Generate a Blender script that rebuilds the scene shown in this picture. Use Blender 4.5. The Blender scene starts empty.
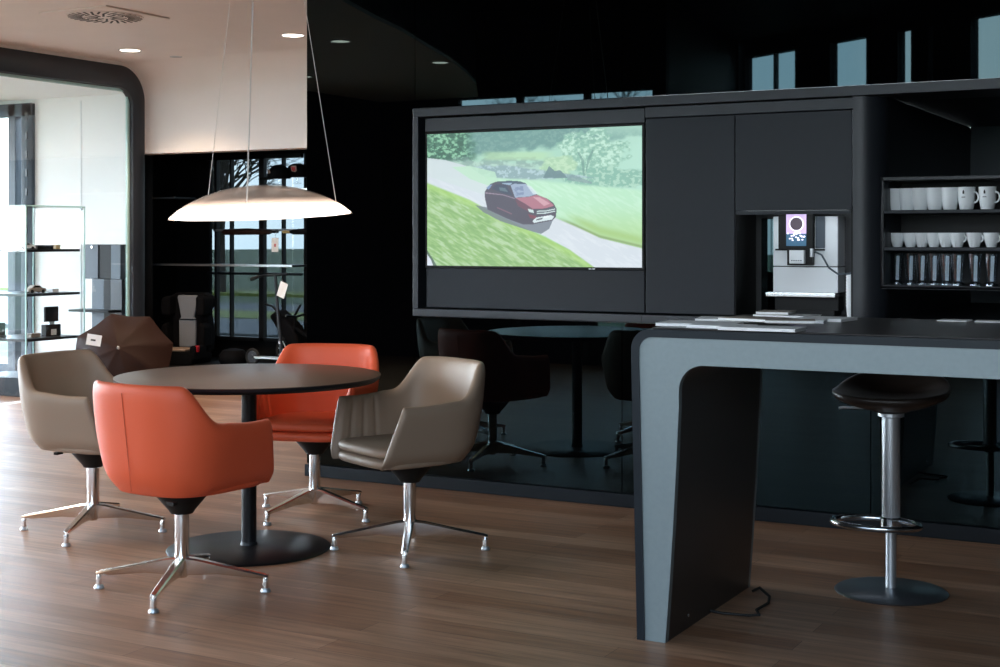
import bpy, bmesh, math, random
import numpy as np
from mathutils import Vector, Matrix
from mathutils.geometry import tessellate_polygon
random.seed(7)
PI = math.pi
S = bpy.context.scene
COL = S.collection

# ------------------------------------------------------------------ camera
TH = math.radians(28.6); CT, ST = math.cos(TH), math.sin(TH)
F, EYE, YH = 1410.0, 1.325, 239.0
cam = bpy.data.cameras.new('camera'); camo = bpy.data.objects.new('camera', cam); COL.objects.link(camo)
camo.location = (0, 0, EYE); camo.rotation_euler = (PI/2, 0, TH)
cam.sensor_width = 36; cam.lens = F/1000*36; cam.shift_y = -(333.5-YH)/1000
cam.clip_start = .05; cam.clip_end = 400
S.camera = camo
S.view_settings.view_transform = 'Standard'; S.view_settings.look = 'None'
S.view_settings.gamma = 1; S.view_settings.use_curve_mapping = False
S.view_settings.exposure = 1.18

# ------------------------------------------------------------------ sky
SKY = 4.6; SUNSIDE = 2.7
w = bpy.data.worlds.new('world'); S.world = w; w.use_nodes = True
nt = w.node_tree; bg = nt.nodes['Background']
tc = nt.nodes.new('ShaderNodeTexCoord'); sp = nt.nodes.new('ShaderNodeSeparateXYZ')
rp = nt.nodes.new('ShaderNodeValToRGB'); nz = nt.nodes.new('ShaderNodeTexNoise')
mx = nt.nodes.new('ShaderNodeMixRGB')
nt.links.new(tc.outputs['Generated'], sp.inputs[0]); nt.links.new(sp.outputs['Z'], rp.inputs[0])
rp.color_ramp.elements[0].position = 0.0; rp.color_ramp.elements[0].color = (.72, .88, 1.0, 1)
rp.color_ramp.elements[1].position = .6; rp.color_ramp.elements[1].color = (.26, .50, .80, 1)
nt.links.new(tc.outputs['Generated'], nz.inputs['Vector']); nz.inputs['Scale'].default_value = 4
nz.inputs['Detail'].default_value = 5
cr = nt.nodes.new('ShaderNodeValToRGB'); cr.color_ramp.elements[0].position = .42; cr.color_ramp.elements[1].position = .66
nt.links.new(nz.outputs['Fac'], cr.inputs[0]); nt.links.new(cr.outputs[0], mx.inputs[0])
nt.links.new(rp.outputs[0], mx.inputs[1]); mx.inputs[2].default_value = (.95, .97, 1, 1)
nt.links.new(mx.outputs[0], bg.inputs[0])
# brighter sky towards the low sun behind thin cloud, out to the left of the building
dt = nt.nodes.new('ShaderNodeVectorMath'); dt.operation = 'DOT_PRODUCT'; nt.links.new(tc.outputs['Generated'], dt.inputs[0])
dt.inputs[1].default_value = Vector((-.93, .10, .34)).normalized()
m1 = nt.nodes.new('ShaderNodeMath'); m1.operation = 'MAXIMUM'; m1.inputs[1].default_value = 0; nt.links.new(dt.outputs['Value'], m1.inputs[0])
m2 = nt.nodes.new('ShaderNodeMath'); m2.operation = 'POWER'; m2.inputs[1].default_value = 3.0; nt.links.new(m1.outputs[0], m2.inputs[0])
m3 = nt.nodes.new('ShaderNodeMath'); m3.operation = 'MULTIPLY_ADD'; m3.inputs[1].default_value = SKY*SUNSIDE; m3.inputs[2].default_value = SKY
nt.links.new(m2.outputs[0], m3.inputs[0]); nt.links.new(m3.outputs[0], bg.inputs[1])

def portal(cx, cy, cz, sx, sz, dirx, diry):
    """daylight portal filling a window opening, guides sky light in"""
    l = bpy.data.lights.new('window_portal', 'AREA'); l.shape = 'RECTANGLE'; l.size = sx; l.size_y = sz
    l.cycles.is_portal = True
    o = bpy.data.objects.new('window_portal', l); COL.objects.link(o); o.location = (cx, cy, cz)
    o.rotation_euler = Vector((dirx, diry, 0)).to_track_quat('-Z', 'Y').to_euler()
# facade geometry (behind the camera)
FA = Vector((-5.78, -4.19)); FD = Vector((.844, .536)); FN = Vector((-.536, .844))   # FN points into the room
FWIN = [(0.0, .94), (1.55, 2.14), (2.62, 2.82), (3.07, 3.14), (3.65, 4.75), (5.05, 6.3), (6.6, 7.5)]  # last two openings are unseen, added for light on the bar front
for a, b in FWIN:
    if b-a > .5:
        p = FA + FD*(a+b)/2
        portal(p.x, p.y, 2.25, b-a, 2.7, FN.x, FN.y)
portal(-6.7, -.62, 1.45, 2.4, 2.8, 0, 1)
portal(-11.0, -.62, 1.35, 3.8, 2.4, 0, 1)
portal(-13.0, 4.6, 1.45, 9.6, 2.3, 1, 0)

# ------------------------------------------------------------------ pixel helpers (photo measurements -> places)
def ray(px):
    X = (px-500)/F; return X*CT-ST, X*ST+CT
def onv(px, py, V):
    du, dv = ray(px); D = V/dv; return du*D, EYE-(py-YH)*D/F
def onz(px, py, Z=0):
    du, dv = ray(px); D = (EYE-Z)*F/(py-YH); return du*D, dv*D
def cam2w(X, D): return X*CT-D*ST, X*ST+D*CT

# ------------------------------------------------------------------ materials
def mat(name, col, rough=.5, metal=0, ior=1.5, emis=None, es=0, alpha=1, bump=None, var=None, coat=0, spec=None, aniso=None):
    m = bpy.data.materials.new(name); m.use_nodes = True; n = m.node_tree; b = n.nodes['Principled BSDF']
    b.inputs['Base Color'].default_value = (*col, 1); b.inputs['Roughness'].default_value = rough
    b.inputs['Metallic'].default_value = metal; b.inputs['IOR'].default_value = ior
    if coat: b.inputs['Coat Weight'].default_value = coat; b.inputs['Coat Roughness'].default_value = .1
    if spec is not None: b.inputs['Specular IOR Level'].default_value = spec
    if emis: b.inputs['Emission Color'].default_value = (*emis, 1); b.inputs['Emission Strength'].default_value = es
    if bump or var:
        tc = n.nodes.new('ShaderNodeTexCoord'); t = n.nodes.new('ShaderNodeTexNoise')
        n.links.new(tc.outputs['Object'], t.inputs['Vector'])
        t.inputs['Scale'].default_value = (bump or var)[0]; t.inputs['Detail'].default_value = 4
        if bump:
            bp = n.nodes.new('ShaderNodeBump'); bp.inputs['Strength'].default_value = bump[1]; bp.inputs['Distance'].default_value = .002
            n.links.new(t.outputs['Fac'], bp.inputs['Height']); n.links.new(bp.outputs[0], b.inputs['Normal'])
        if var:
            r = n.nodes.new('ShaderNodeValToRGB'); k = var[1]
            r.color_ramp.elements[0].position = .3; r.color_ramp.elements[1].position = .7
            r.color_ramp.elements[0].color = (*[c*(1-k) for c in col], 1); r.color_ramp.elements[1].color = (*[min(1, c*(1+k)) for c in col], 1)
            n.links.new(t.outputs['Fac'], r.inputs[0]); n.links.new(r.outputs[0], b.inputs['Base Color'])
    return m
def glassmat(name, tint, refl_ior=1.45, rough=0.0):
    m = bpy.data.materials.new(name); m.use_nodes = True; n = m.node_tree; n.nodes.clear()
    o = n.nodes.new('ShaderNodeOutputMaterial'); t = n.nodes.new('ShaderNodeBsdfTransparent'); g = n.nodes.new('ShaderNodeBsdfGlossy')
    x = n.nodes.new('ShaderNodeMixShader'); f = n.nodes.new('ShaderNodeFresnel'); f.inputs[0].default_value = refl_ior
    t.inputs[0].default_value = (*tint, 1); g.inputs['Roughness'].default_value = rough
    ge = n.nodes.new('ShaderNodeNewGeometry'); mr = n.nodes.new('ShaderNodeMapRange')   # same Fresnel curve on both faces of a pane
    mr.inputs[3].default_value = refl_ior; mr.inputs[4].default_value = 1/refl_ior
    n.links.new(ge.outputs['Backfacing'], mr.inputs[0]); n.links.new(mr.outputs[0], f.inputs[0])
    n.links.new(f.outputs[0], x.inputs[0]); n.links.new(t.outputs[0], x.inputs[1]); n.links.new(g.outputs[0], x.inputs[2]); n.links.new(x.outputs[0], o.inputs[0])
    return m
M = {}
M['leather_orange'] = mat('leather_orange', (.68, .100, .038), .48, bump=(260, .25), spec=.35)
M['leather_taupe'] = mat('leather_taupe', (.255, .182, .130), .48, bump=(260, .25), spec=.35)
M['chrome'] = mat('chrome', (.82, .81, .80), .24, 1)
M['black_plastic'] = mat('black_plastic', (.006, .006, .006), .5, spec=.25)
M['black_metal'] = mat('black_metal', (.006, .007, .009), .38, bump=(200, .1), spec=.3)
M['table_brown'] = mat('table_brown', (.115, .075, .055), .28, var=(30, .06))
M['black_glass'] = mat('black_glass', (.0008, .0008, .001), .012, ior=1.41)
M['black_glass'].node_tree.nodes['Principled BSDF'].inputs['Specular Tint'].default_value = (.62, .95, 1, 1)
M['skirting'] = mat('skirting', (.004, .0065, .010), .5, spec=.2)
M['black_paint'] = mat('black_paint', (.004, .004, .0045), .6, spec=.12)
M['white_paint'] = mat('white_paint', (.84, .78, .75), .75, var=(3, .015))
M['white_wall'] = mat('white_wall', (.80, .80, .79), .7, var=(2, .01))
M['frame_grey'] = mat('frame_grey', (.022, .028, .038), .38)
M['unit_grey'] = mat('unit_grey', (.0085, .0112, .0165), .42, var=(40, .05), spec=.3)
M['unit_frame'] = mat('unit_frame', (.0165, .0195, .025), .42)
M['unit_dark'] = mat('unit_dark', (.006, .007, .010), .4)
M['bar_metal'] = mat('bar_metal', (.235, .285, .30), .45, .25, var=(60, .03))
M['bar_edge'] = mat('bar_edge', (.008, .013, .019), .4, spec=.3)
M['bar_top'] = mat('bar_top', (.030, .024, .022), .32, var=(25, .2))
M['bar_inner'] = mat('bar_inner', (.036, .032, .029), .4)
M['steel'] = mat('steel', (.62, .65, .68), .42, .85)
M['steel_shiny'] = mat('steel_shiny', (.55, .57, .60), .2, 1)
M['white_gloss'] = mat('white_gloss', (.84, .87, .89), .2)
M['machine_white'] = mat('machine_white', (.86, .89, .92), .35)
M['paper'] = mat('paper', (.86, .86, .86), .6)
M['paper_beige'] = mat('paper_beige', (.36, .30, .25), .6)
M['dark_leather'] = mat('dark_leather', (.020, .013, .010), .4, bump=(200, .2))
M['umbrella_brown'] = mat('umbrella_brown', (.026, .011, .008), .6, bump=(400, .15), spec=.15)
M['clear_glass'] = glassmat('clear_glass', (.985, .992, .99))
M['green_glass_edge'] = mat('green_glass_edge', (.45, .68, .66), .15)
M['tinted_glass'] = glassmat('tinted_glass', (.22, .235, .24))  # dark tint put in to dim the view outdoors
M['peach_glass'] = glassmat('peach_glass', (.86, .70, .62), 1.7, .05)
M['tumbler_glass'] = glassmat('tumbler_glass', (.86, .90, .93), 2.0, .05)
M['fabric_black'] = mat('fabric_black', (.004, .004, .005), .85, spec=.1)
M['fabric_grey'] = mat('fabric_grey', (.22, .24, .27), .85, bump=(300, .3))
M['fabric_tan'] = mat('fabric_tan', (.30, .22, .17), .8)
M['red'] = mat('red', (.45, .01, .02), .4)
M['rubber'] = mat('rubber', (.01, .01, .01), .7)
M['grey_paint'] = mat('grey_paint', (.06, .08, .105), .5)
M['bark'] = mat('bark', (.07, .055, .045), .9)
M['foliage'] = mat('foliage', (.03, .07, .025), .8, var=(5, .5))
M['lawn'] = mat('lawn', (.065, .088, .035), .9, var=(1.2, .35))
M['road'] = mat('road', (.10, .10, .105), .8, var=(2, .1))
M['verge'] = mat('verge', (.17, .19, .04), .9, var=(2, .2))
M['lamp_on'] = mat('lamp_on', (1, .9, .8), .5, emis=(1, .86, .72), es=5)
M['lamp_diffuser'] = mat('lamp_diffuser', (.9, .85, .8), .4, emis=(1, .90, .80), es=1.7)
def translucent(name, col, wt, wd, wtr):
    m = bpy.data.materials.new(name); m.use_nodes = True; n = m.node_tree; n.nodes.clear(); L = n.links.new
    o = n.nodes.new('ShaderNodeOutputMaterial'); t = n.nodes.new('ShaderNodeBsdfTransparent'); tl = n.nodes.new('ShaderNodeBsdfTranslucent'); d = n.nodes.new('ShaderNodeBsdfPrincipled')
    d.inputs['Base Color'].default_value = (*col, 1); d.inputs['Roughness'].default_value = .08; tl.inputs[0].default_value = (*col, 1); t.inputs[0].default_value = (1, .9, .84, 1)
    a = n.nodes.new('ShaderNodeMixShader'); b = n.nodes.new('ShaderNodeMixShader'); a.inputs[0].default_value = wt; b.inputs[0].default_value = wtr
    L(d.outputs[0], a.inputs[1]); L(tl.outputs[0], a.inputs[2]); L(a.outputs[0], b.inputs[1]); L(t.outputs[0], b.inputs[2]); L(b.outputs[0], o.inputs[0]); return m
M['lamp_dome'] = translucent('lamp_dome', (.95, .88, .83), .6, 0, .66)
M['lamp_reflector'] = translucent('lamp_reflector', (.60, .57, .54), .5, 0, 0)
M['cord'] = mat('cord', (.75, .7, .66), .4)
M['gold'] = mat('gold', (.6, .42, .18), .4)
M['patch'] = mat('patch', (.42, .30, .26), .6)
M['purple_picture'] = mat('purple_picture', (.4, .3, .5), .4, emis=(.45, .34, .62), es=.55)
M['bean_picture'] = mat('bean_picture', (.03, .02, .03), .4, emis=(.05, .035, .05), es=.5)
M['picture_dots'] = mat('picture_dots', (.75, .7, .85), .4, emis=(.75, .7, .85), es=.6)
M['teal_picture'] = mat('teal_picture', (.02, .06, .10), .4, emis=(.02, .07, .13), es=.6)
M['seam_line'] = mat('seam_line', (.02, .02, .02), .6)
M['orange_seam'] = mat('orange_seam', (.50, .062, .024), .5)
M['taupe_seam'] = mat('taupe_seam', (.18, .13, .095), .5)

def floor_mat():
    m = bpy.data.materials.new('wood_floor'); m.use_nodes = True; n = m.node_tree; b = n.nodes['Principled BSDF']; L = n.links.new
    tc = n.nodes.new('ShaderNodeTexCoord')
    br = n.nodes.new('ShaderNodeTexBrick'); br.offset = .37; br.inputs['Scale'].default_value = 1
    br.inputs['Brick Width'].default_value = 1.35; br.inputs['Row Height'].default_value = .12
    br.inputs['Mortar Size'].default_value = .0012; br.inputs['Mortar Smooth'].default_value = .3
    br.inputs['Color1'].default_value = (.26, .128, .070, 1); br.inputs['Color2'].default_value = (.395, .225, .138, 1); br.inputs['Mortar'].default_value = (.10, .055, .035, 1)
    L(tc.outputs['Object'], br.inputs['Vector'])
    mp = n.nodes.new('ShaderNodeMapping'); mp.inputs['Scale'].default_value = (1.3, 22, 1); L(tc.outputs['Object'], mp.inputs[0])
    t = n.nodes.new('ShaderNodeTexNoise'); t.inputs['Scale'].default_value = 1.6; t.inputs['Detail'].default_value = 6; t.inputs['Roughness'].default_value = .65; L(mp.outputs[0], t.inputs['Vector'])
    r = n.nodes.new('ShaderNodeValToRGB'); r.color_ramp.elements[0].position = .3; r.color_ramp.elements[0].color = (.55, .52, .50, 1)
    r.color_ramp.elements[1].position = .68; r.color_ramp.elements[1].color = (1.22, 1.22, 1.22, 1); L(t.outputs['Fac'], r.inputs[0])
    mu = n.nodes.new('ShaderNodeMixRGB'); mu.blend_type = 'MULTIPLY'; mu.inputs[0].default_value = 1
    L(br.outputs['Color'], mu.inputs[1]); L(r.outputs[0], mu.inputs[2]); L(mu.outputs[0], b.inputs['Base Color'])
    r2 = n.nodes.new('ShaderNodeMapRange'); r2.inputs[3].default_value = .34; r2.inputs[4].default_value = .50; L(t.outputs['Fac'], r2.inputs[0]); L(r2.outputs[0], b.inputs['Roughness'])
    bp = n.nodes.new('ShaderNodeBump'); bp.inputs['Strength'].default_value = .12; bp.inputs['Distance'].default_value = .003; L(t.outputs['Fac'], bp.inputs['Height']); L(bp.outputs[0], b.inputs['Normal'])
    return m
M['wood_floor'] = floor_mat()

# ------------------------------------------------------------------ mesh helpers
class MB:
    def __init__(s): s.v = []; s.f = []
    def add(s, vs, fs):
        k = len(s.v); s.v += [tuple(p) for p in vs]; s.f += [tuple(i+k for i in q) for q in fs]; return s
    def box(s, x0, x1, y0, y1, z0, z1):
        x0, x1 = min(x0, x1), max(x0, x1); y0, y1 = min(y0, y1), max(y0, y1); z0, z1 = min(z0, z1), max(z0, z1)
        return s.add([(x0, y0, z0), (x1, y0, z0), (x1, y1, z0), (x0, y1, z0), (x0, y0, z1), (x1, y0, z1), (x1, y1, z1), (x0, y1, z1)],
                     [(0, 3, 2, 1), (4, 5, 6, 7), (0, 1, 5, 4), (1, 2, 6, 5), (2, 3, 7, 6), (3, 0, 4, 7)])
    def lathe(s, prof, n=40, c=(0, 0, 0)):
        vs = []; fs = []
        for r, z in prof:
            for i in range(n):
                a = 2*PI*i/n; vs.append((c[0]+r*math.cos(a), c[1]+r*math.sin(a), c[2]+z))
        for j in range(len(prof)-1):
            for i in range(n):
                k = (i+1) % n; fs.append((j*n+i, j*n+k, (j+1)*n+k, (j+1)*n+i))
        if prof[0][0] > 1e-5: fs.append(tuple(reversed(range(n))))
        if prof[-1][0] > 1e-5: fs.append(tuple((len(prof)-1)*n+i for i in range(n)))
        return s.add(vs, fs)
    def tube(s, pts, r, n=8, closed=False):
        pts = [Vector(p) for p in pts]; vs = []; fs = []; N = len(pts)
        rr = r if hasattr(r, '__len__') else [r]*N
        up = Vector((0, 0, 1)); prev = None
        for i, p in enumerate(pts):
            if closed: d = pts[(i+1) % N]-pts[i-1]
            else: d = pts[min(i+1, N-1)]-pts[max(i-1, 0)]
            d.normalize()
            a = prev if prev is not None else (up if abs(d.z) < .9 else Vector((1, 0, 0)))
            x = a-d*a.dot(d)
            if x.length < 1e-6: x = Vector((1, 0, 0))-d*d.x
            x.normalize(); prev = x; y = d.cross(x)
            for k in range(n):
                t = 2*PI*k/n; vs.append(p+x*math.cos(t)*rr[i]+y*math.sin(t)*rr[i])
        for i in range(N if closed else N-1):
            j = (i+1) % N
            for k in range(n):
                l = (k+1) % n; fs.append((i*n+k, i*n+l, j*n+l, j*n+k))
        if not closed: fs += [tuple(reversed(range(n))), tuple((N-1)*n+k for k in range(n))]
        return s.add(vs, fs)
    def prism(s, poly, t0, t1, mp, holes=()):
        """poly in 2D, extruded t0..t1 ; mp(a,b,t)->xyz"""
        loops = [list(poly)]+[list(h) for h in holes]
        flat = [p for l in loops for p in l]; n = len(flat)
        tris = tessellate_polygon([[Vector((p[0], p[1], 0)) for p in l] for l in loops])
        vs = [mp(p[0], p[1], t0) for p in flat]+[mp(p[0], p[1], t1) for p in flat]
        fs = [tuple(t) for t in tris]+[tuple(i+n for i in reversed(t)) for t in tris]
        k = 0
        for l in loops:
            m = len(l)
            for i in range(m):
                j = (i+1) % m; fs.append((k+i, k+j, k+j+n, k+i+n))
            k += m
        return s.add(vs, fs)
    def build(s, name, m, parent=None, smooth=False, bevel=0, sub=0, loc=None, rot=None, seg=2):
        me = bpy.data.meshes.new(name); me.from_pydata(s.v, [], s.f)
        bm = bmesh.new(); bm.from_mesh(me); bmesh.ops.remove_doubles(bm, verts=bm.verts, dist=1e-6); bmesh.ops.recalc_face_normals(bm, faces=bm.faces); bm.to_mesh(me); bm.free()
        me.materials.append(M[m] if isinstance(m, str) else m)
        o = bpy.data.objects.new(name, me); COL.objects.link(o)
        if parent: o.parent = parent
        if loc: o.location = loc
        if rot: o.rotation_euler = rot
        if smooth or bevel or sub:
            for p in me.polygons: p.use_smooth = True
            if not sub:
                bm = bmesh.new(); bm.from_mesh(me)
                for e in bm.edges:
                    if len(e.link_faces) == 2 and e.calc_face_angle(0) > math.radians(38): e.smooth = False
                bm.to_mesh(me); bm.free()
        if bevel:
            md = o.modifiers.new('bevel', 'BEVEL'); md.width = bevel; md.segments = seg; md.limit_method = 'ANGLE'; md.angle_limit = math.radians(40)
            wn = o.modifiers.new('wn', 'WEIGHTED_NORMAL')
        if sub:
            md = o.modifiers.new('sub', 'SUBSURF'); md.levels = sub; md.render_levels = sub
        return o
XZ = lambda a, b, t: (a, t, b)
XY = lambda a, b, t: (a, b, t)
YZ = lambda a, b, t: (t, a, b)
def rrect(x0, x1, y0, y1, r, n=8, corners=(1, 1, 1, 1)):
    P = []
    for (cx, cy, a0, on) in ((x1-r, y0+r, -PI/2, corners[0]), (x1-r, y1-r, 0, corners[1]), (x0+r, y1-r, PI/2, corners[2]), (x0+r, y0+r, PI, corners[3])):
        if on:
            for i in range(n+1):
                a = a0+PI/2*i/n; P.append((cx+r*math.cos(a), cy+r*math.sin(a)))
        else:
            sx = 1 if cx > (x0+x1)/2 else -1; sy = 1 if cy > (y0+y1)/2 else -1
            P.append((cx+sx*r, cy+sy*r))
    return P
def tag(o, label=None, cat=None, group=None, kind=None):
    if label: o['label'] = label
    if cat: o['category'] = cat
    if group: o['group'] = group
    if kind: o['kind'] = kind
    return o
def empty(name, loc=(0, 0, 0), rz=0, label=None, cat=None, group=None):
    o = bpy.data.objects.new(name, None); COL.objects.link(o); o.location = loc; o.rotation_euler = (0, 0, rz); o.empty_display_size = .1
    return tag(o, label, cat, group)
def struct(o): o['kind'] = 'structure'; return o
def kids(o): return [c for c in bpy.data.objects if c.parent == o]
def copy_tree(o, parent=None):
    c = o.copy(); COL.objects.link(c)
    if parent: c.parent = parent
    for ch in kids(o): copy_tree(ch, c)
    return c

# ================================================================== SETTING
FOOT = [(-13.1, -.68), (-5.45, -.68), (-6.0, -4.4), (-5.78, -4.27), (3.2, 1.43), (3.2, 10.8), (-9.5, 10.8), (-9.5, 9.8), (-13.1, 9.8)]
struct(MB().prism(FOOT, -.04, 0, XY).build('floor', 'wood_floor'))
G = MB().box(-120, 120, -120, 160, -.4, -.06); struct(G.build('ground_lawn', 'lawn'))
struct(MB().box(-60, 20, 15.6, 18.6, -.2, .0).build('ground_road', 'road'))
struct(MB().box(-60, 20, 18.6, 20.5, -.2, .01).build('ground_verge', 'verge'))
struct(MB().box(-60, 20, 20.5, 23.0, -.2, .0).build('ground_road', 'road'))
struct(MB().box(-60, 20, 27.0, 28.5, -.2, .01).build('ground_verge', 'verge'))
struct(MB().box(-40, 30, -14, -9, -.2, .0).build('ground_road', 'road'))

# ceilings
wc = [(-4.735, 6.46), (-5.05, 5.85), (-5.33, 5.2), (-5.55, 4.5), (-5.71, 3.9), (-5.95, 3.2), (-6.25, 2.3), (-6.6, 1.4), (-7.0, .5), (-7.6, -.6), (-8.9, -.6), (-8.9, 9.75), (-4.735, 9.75)]
struct(MB().prism(wc, 2.88, 2.91, XY).build('ceiling', 'white_paint'))
fw = [(p[0]-.03 if i < 10 else p[0], p[1]) for i, p in enumerate(wc)]
struct(MB().prism(fw, 2.912, 3.8, XY).build('ceiling_fascia', 'black_paint'))
struct(MB().prism(FOOT, 3.8, 3.85, XY).build('ceiling_high', 'black_paint'))
struct(MB().box(-13.2, -9.02, -.6, 9.7, 2.66, 2.74).build('ceiling_showroom', 'white_wall'))
# bulkhead with a soft cove up into the ceiling
pr = [(9.60, 2.09), (9.75, 2.09), (9.75, 2.88), (9.30, 2.88)]+[(9.60-.30*(1-math.sin(a)), 2.58+.30*(1-math.cos(a)) if False else 2.88-.30*(1-math.cos(a))) for a in [PI/2*i/10 for i in range(11)]]
pr = [(9.60, 2.09), (9.80, 2.09), (9.80, 2.878), (9.28, 2.878)]+[(9.28+.32*math.sin(a), 2.558+.32*math.cos(a)) for a in [PI/2*i/12 for i in range(1, 13)]]
struct(MB().prism(pr, -8.90, -4.735, lambda a, b, t: (t, a, b)).build('wall_back_bulkhead', 'white_paint', smooth=True))
# back recess behind the bulkhead (black lined, raised plinth floor)
b = MB(); b.box(-9.53, -8.985, 9.78, 9.83, 0, 3.8); b.box(-9.1, -8.985, 9.60, 9.78, 0, 2.9); b.box(-9.58, -9.53, 9.83, 10.76, 0, 2.4)
b.box(-9.58, -9.105, 10.76, 10.80, 0, 2.4); b.box(-7.968, -4.6, 10.76, 10.80, 0, 2.4); b.box(-9.105, -7.968, 10.76, 10.80, 0, .349); b.box(-9.105, -7.968, 10.76, 10.80, 2.128, 2.4)
b.box(-4.7, -4.6, 6.5, 10.76, 0, 3.8); b.box(-9.58, -4.6, 9.81, 10.80, 2.4, 2.45)
b.box(-8.9, -4.735, 9.76, 9.80, 2.09, 2.4)
struct(b.build('wall_recess', 'black_paint'))
struct(MB().box(-9.53, -4.7, 9.62, 10.76, 0, .175).build('floor_plinth', 'black_paint', bevel=.004))
# recess window
wn = empty('window_1'); struct(wn)
fb = MB()
for px, wd in ((-8.99, .015), (-8.807, .010), (-8.432, .030), (-8.183, .010)): fb.box(px-wd, px+wd, 10.71, 10.76, .349, 2.128)
fb.box(-9.105, -7.968, 10.71, 10.76, .349, .385); fb.box(-9.105, -7.968, 10.71, 10.76, 2.09, 2.128); fb.box(-9.105, -7.968, 10.72, 10.75, .98, 1.005)
fb.build('window_frame', 'black_metal', wn, bevel=.003)
MB().box(-9.105, -7.968, 10.765, 10.772, .349, 2.128).build('window_glass', 'tinted_glass', wn)

# left wall: white sheet with a big round-cornered opening, dark deep frame
outer = rrect(1.5, 9.58, -.2, 2.85, .30, 10)
hole = [(max(-9, y), max(0.0, z)) for y, z in outer]
hole = [(1.5, .001), (9.58, .001)]+[p for p in rrect(1.5, 9.58, -.2, 2.85, .30, 10, (0, 1, 1, 0)) if p[1] > .1]
struct(MB().prism([(1.3, 0), (9.585, 0), (9.585, 2.09), (9.78, 2.09), (9.78, 2.9), (1.3, 2.9)], -8.98, -8.86, YZ, [hole]).build('wall_left', 'white_paint'))
inner = [(1.7, .002), (9.44, .002)]+[p for p in rrect(1.7, 9.44, -.2, 2.655, .05, 6, (0, 1, 1, 0)) if p[1] > .1]
mid = [(1.5, .002), (9.58, .002)]+[p for p in rrect(1.5, 9.58, -.2, 2.85, .30, 10, (0, 1, 1, 0)) if p[1] > .1]
# frame ring: open at the floor
def frame_path(y0, y1, z1, r, n=10):
    P = [(y0, 0)]+[p for p in reversed(rrect(y0, y1, -1, z1, r, n, (0, 1, 1, 0))) if p[1] > 0]+[(y1, 0)]
    P = [p for i, p in enumerate(P) if i == 0 or (abs(p[0]-P[i-1][0])+abs(p[1]-P[i-1][1])) > 1e-6]
    return P
po = frame_path(1.5, 9.58, 2.85, .30, 12); pi_ = frame_path(1.70, 9.44, 2.655, .16, 12)
vs = []; fs = []; n = len(po)
secs = [(0.0, -8.90), (0.0, -8.853), (.30, -8.840), (.7, -8.845), (.95, -8.865), (1.0, -8.89), (1.0, -8.92)]
for k, u in secs:
    for a, c in zip(po, pi_): vs.append((u, a[0]+(c[0]-a[0])*k, a[1]+(c[1]-a[1])*k))
for j in range(len(secs)):
    jj = (j+1) % len(secs)
    for i in range(n-1): fs.append((j*n+i, j*n+i+1, jj*n+i+1, jj*n+i))
fr = MB().add(vs, fs).build('trim_opening', 'frame_grey', smooth=True); struct(fr)
wn = empty('window_2'); struct(wn)
MB().box(-8.918, -8.908, 1.72, 9.41, .01, 2.63).build('window_glass', 'clear_glass', wn)
b = MB().box(-8.92, -8.900, 9.41, 9.437, 0, 2.65).box(-8.92, -8.90, 1.7, 9.44, 2.63, 2.653)
b.build('window_edge', 'green_glass_edge', wn)
struct(MB().box(-8.98, -8.86, -.6, 1.3, 0, 3.8).build('wall_left_near', 'black_paint'))
# showroom behind the left wall
b = MB(); b.box(-10.35, -9.1, 9.70, 9.78, 0, 2.9); b.box(-13.2, -10.35, 9.70, 9.78, 2.62, 2.9)
struct(b.build('wall_showroom_back', 'white_wall'))
b = MB(); b.box(-13.1, -13.0, -.6, 9.78, 0, .25); b.box(-13.1, -13.0, -.6, 9.78, 2.6, 2.9)
for y in (-.5, 2.0, 4.5, 7.0, 9.65): b.box(-13.1, -13.0, y-.1, y+.1, .25, 2.6)
struct(b.build('wall_showroom_left', 'white_wall'))
wn = empty('window_3'); struct(wn)
b = MB()
for u, wd in ((-10.42, .07), (-10.62, .05), (-11.2, .04), (-12.2, .04)): b.box(u-wd, u+wd, 9.66, 9.76, 0, 2.62)
b.box(-13.2, -10.35, 9.68, 9.74, .0, .12); b.box(-13.2, -10.35, 9.66, 9.76, 2.50, 2.62)
b.build('window_frame', 'grey_paint', wn, bevel=.004)
b = MB()
for i in range(13): b.box(-10.43, -10.405, 9.652, 9.662, .3+i*.18, .37+i*.18)
b.build('window_slot', 'frame_grey', wn)
MB().box(-13.0, -10.35, 9.70, 9.71, .1, 2.5).build('window_glass', 'clear_glass', wn)
# room panel joint on the white back wall
struct(MB().box(-9.755, -9.748, 9.694, 9.702, 0, 2.62).build('trim_1', 'white_gloss'))

# window front behind the camera (parallel part)
b = MB(); b.box(-9.1, -7.9, -.7, -.6, 0, 3.8); b.box(-13.2, -9.1, -.7, -.6, 2.6, 3.8); b.box(-13.2, -9.1, -.7, -.6, 0, .12); b.box(-5.5, -5.4, -.7, -.6, 0, 3.8); b.box(-7.9, -5.5, -.7, -.6, 2.86, 3.8)
b.box(-7.9, -5.5, -.7, -.6, 0, .06); b.box(-7.9, -6.2, -.69, -.61, .06, .93); b.box(-6.2, -5.5, -.69, -.61, .06, .36); b.box(-6.2, -5.5, -.69, -.61, .47, .93)  # parapet boards added to darken the window's reflection, one slot left open
struct(b.build('wall_front', 'black_paint'))
wn = empty('window_6'); struct(wn)  # unseen showroom glazing, added to let in more light
b = MB()
for u in (-13.05, -11.7, -10.4, -9.14): b.box(u-.04, u+.04, -.68, -.6, .12, 2.6)
b.build('window_frame', 'grey_paint', wn); MB().box(-13.1, -9.1, -.66, -.65, .12, 2.6).build('window_glass', 'clear_glass', wn)
wn = empty('window_4'); struct(wn)
b = MB()
for u in (-7.88, -7.1, -6.3, -5.52): b.box(u-.03, u+.03, -.68, -.6, .06, 2.86)
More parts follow.
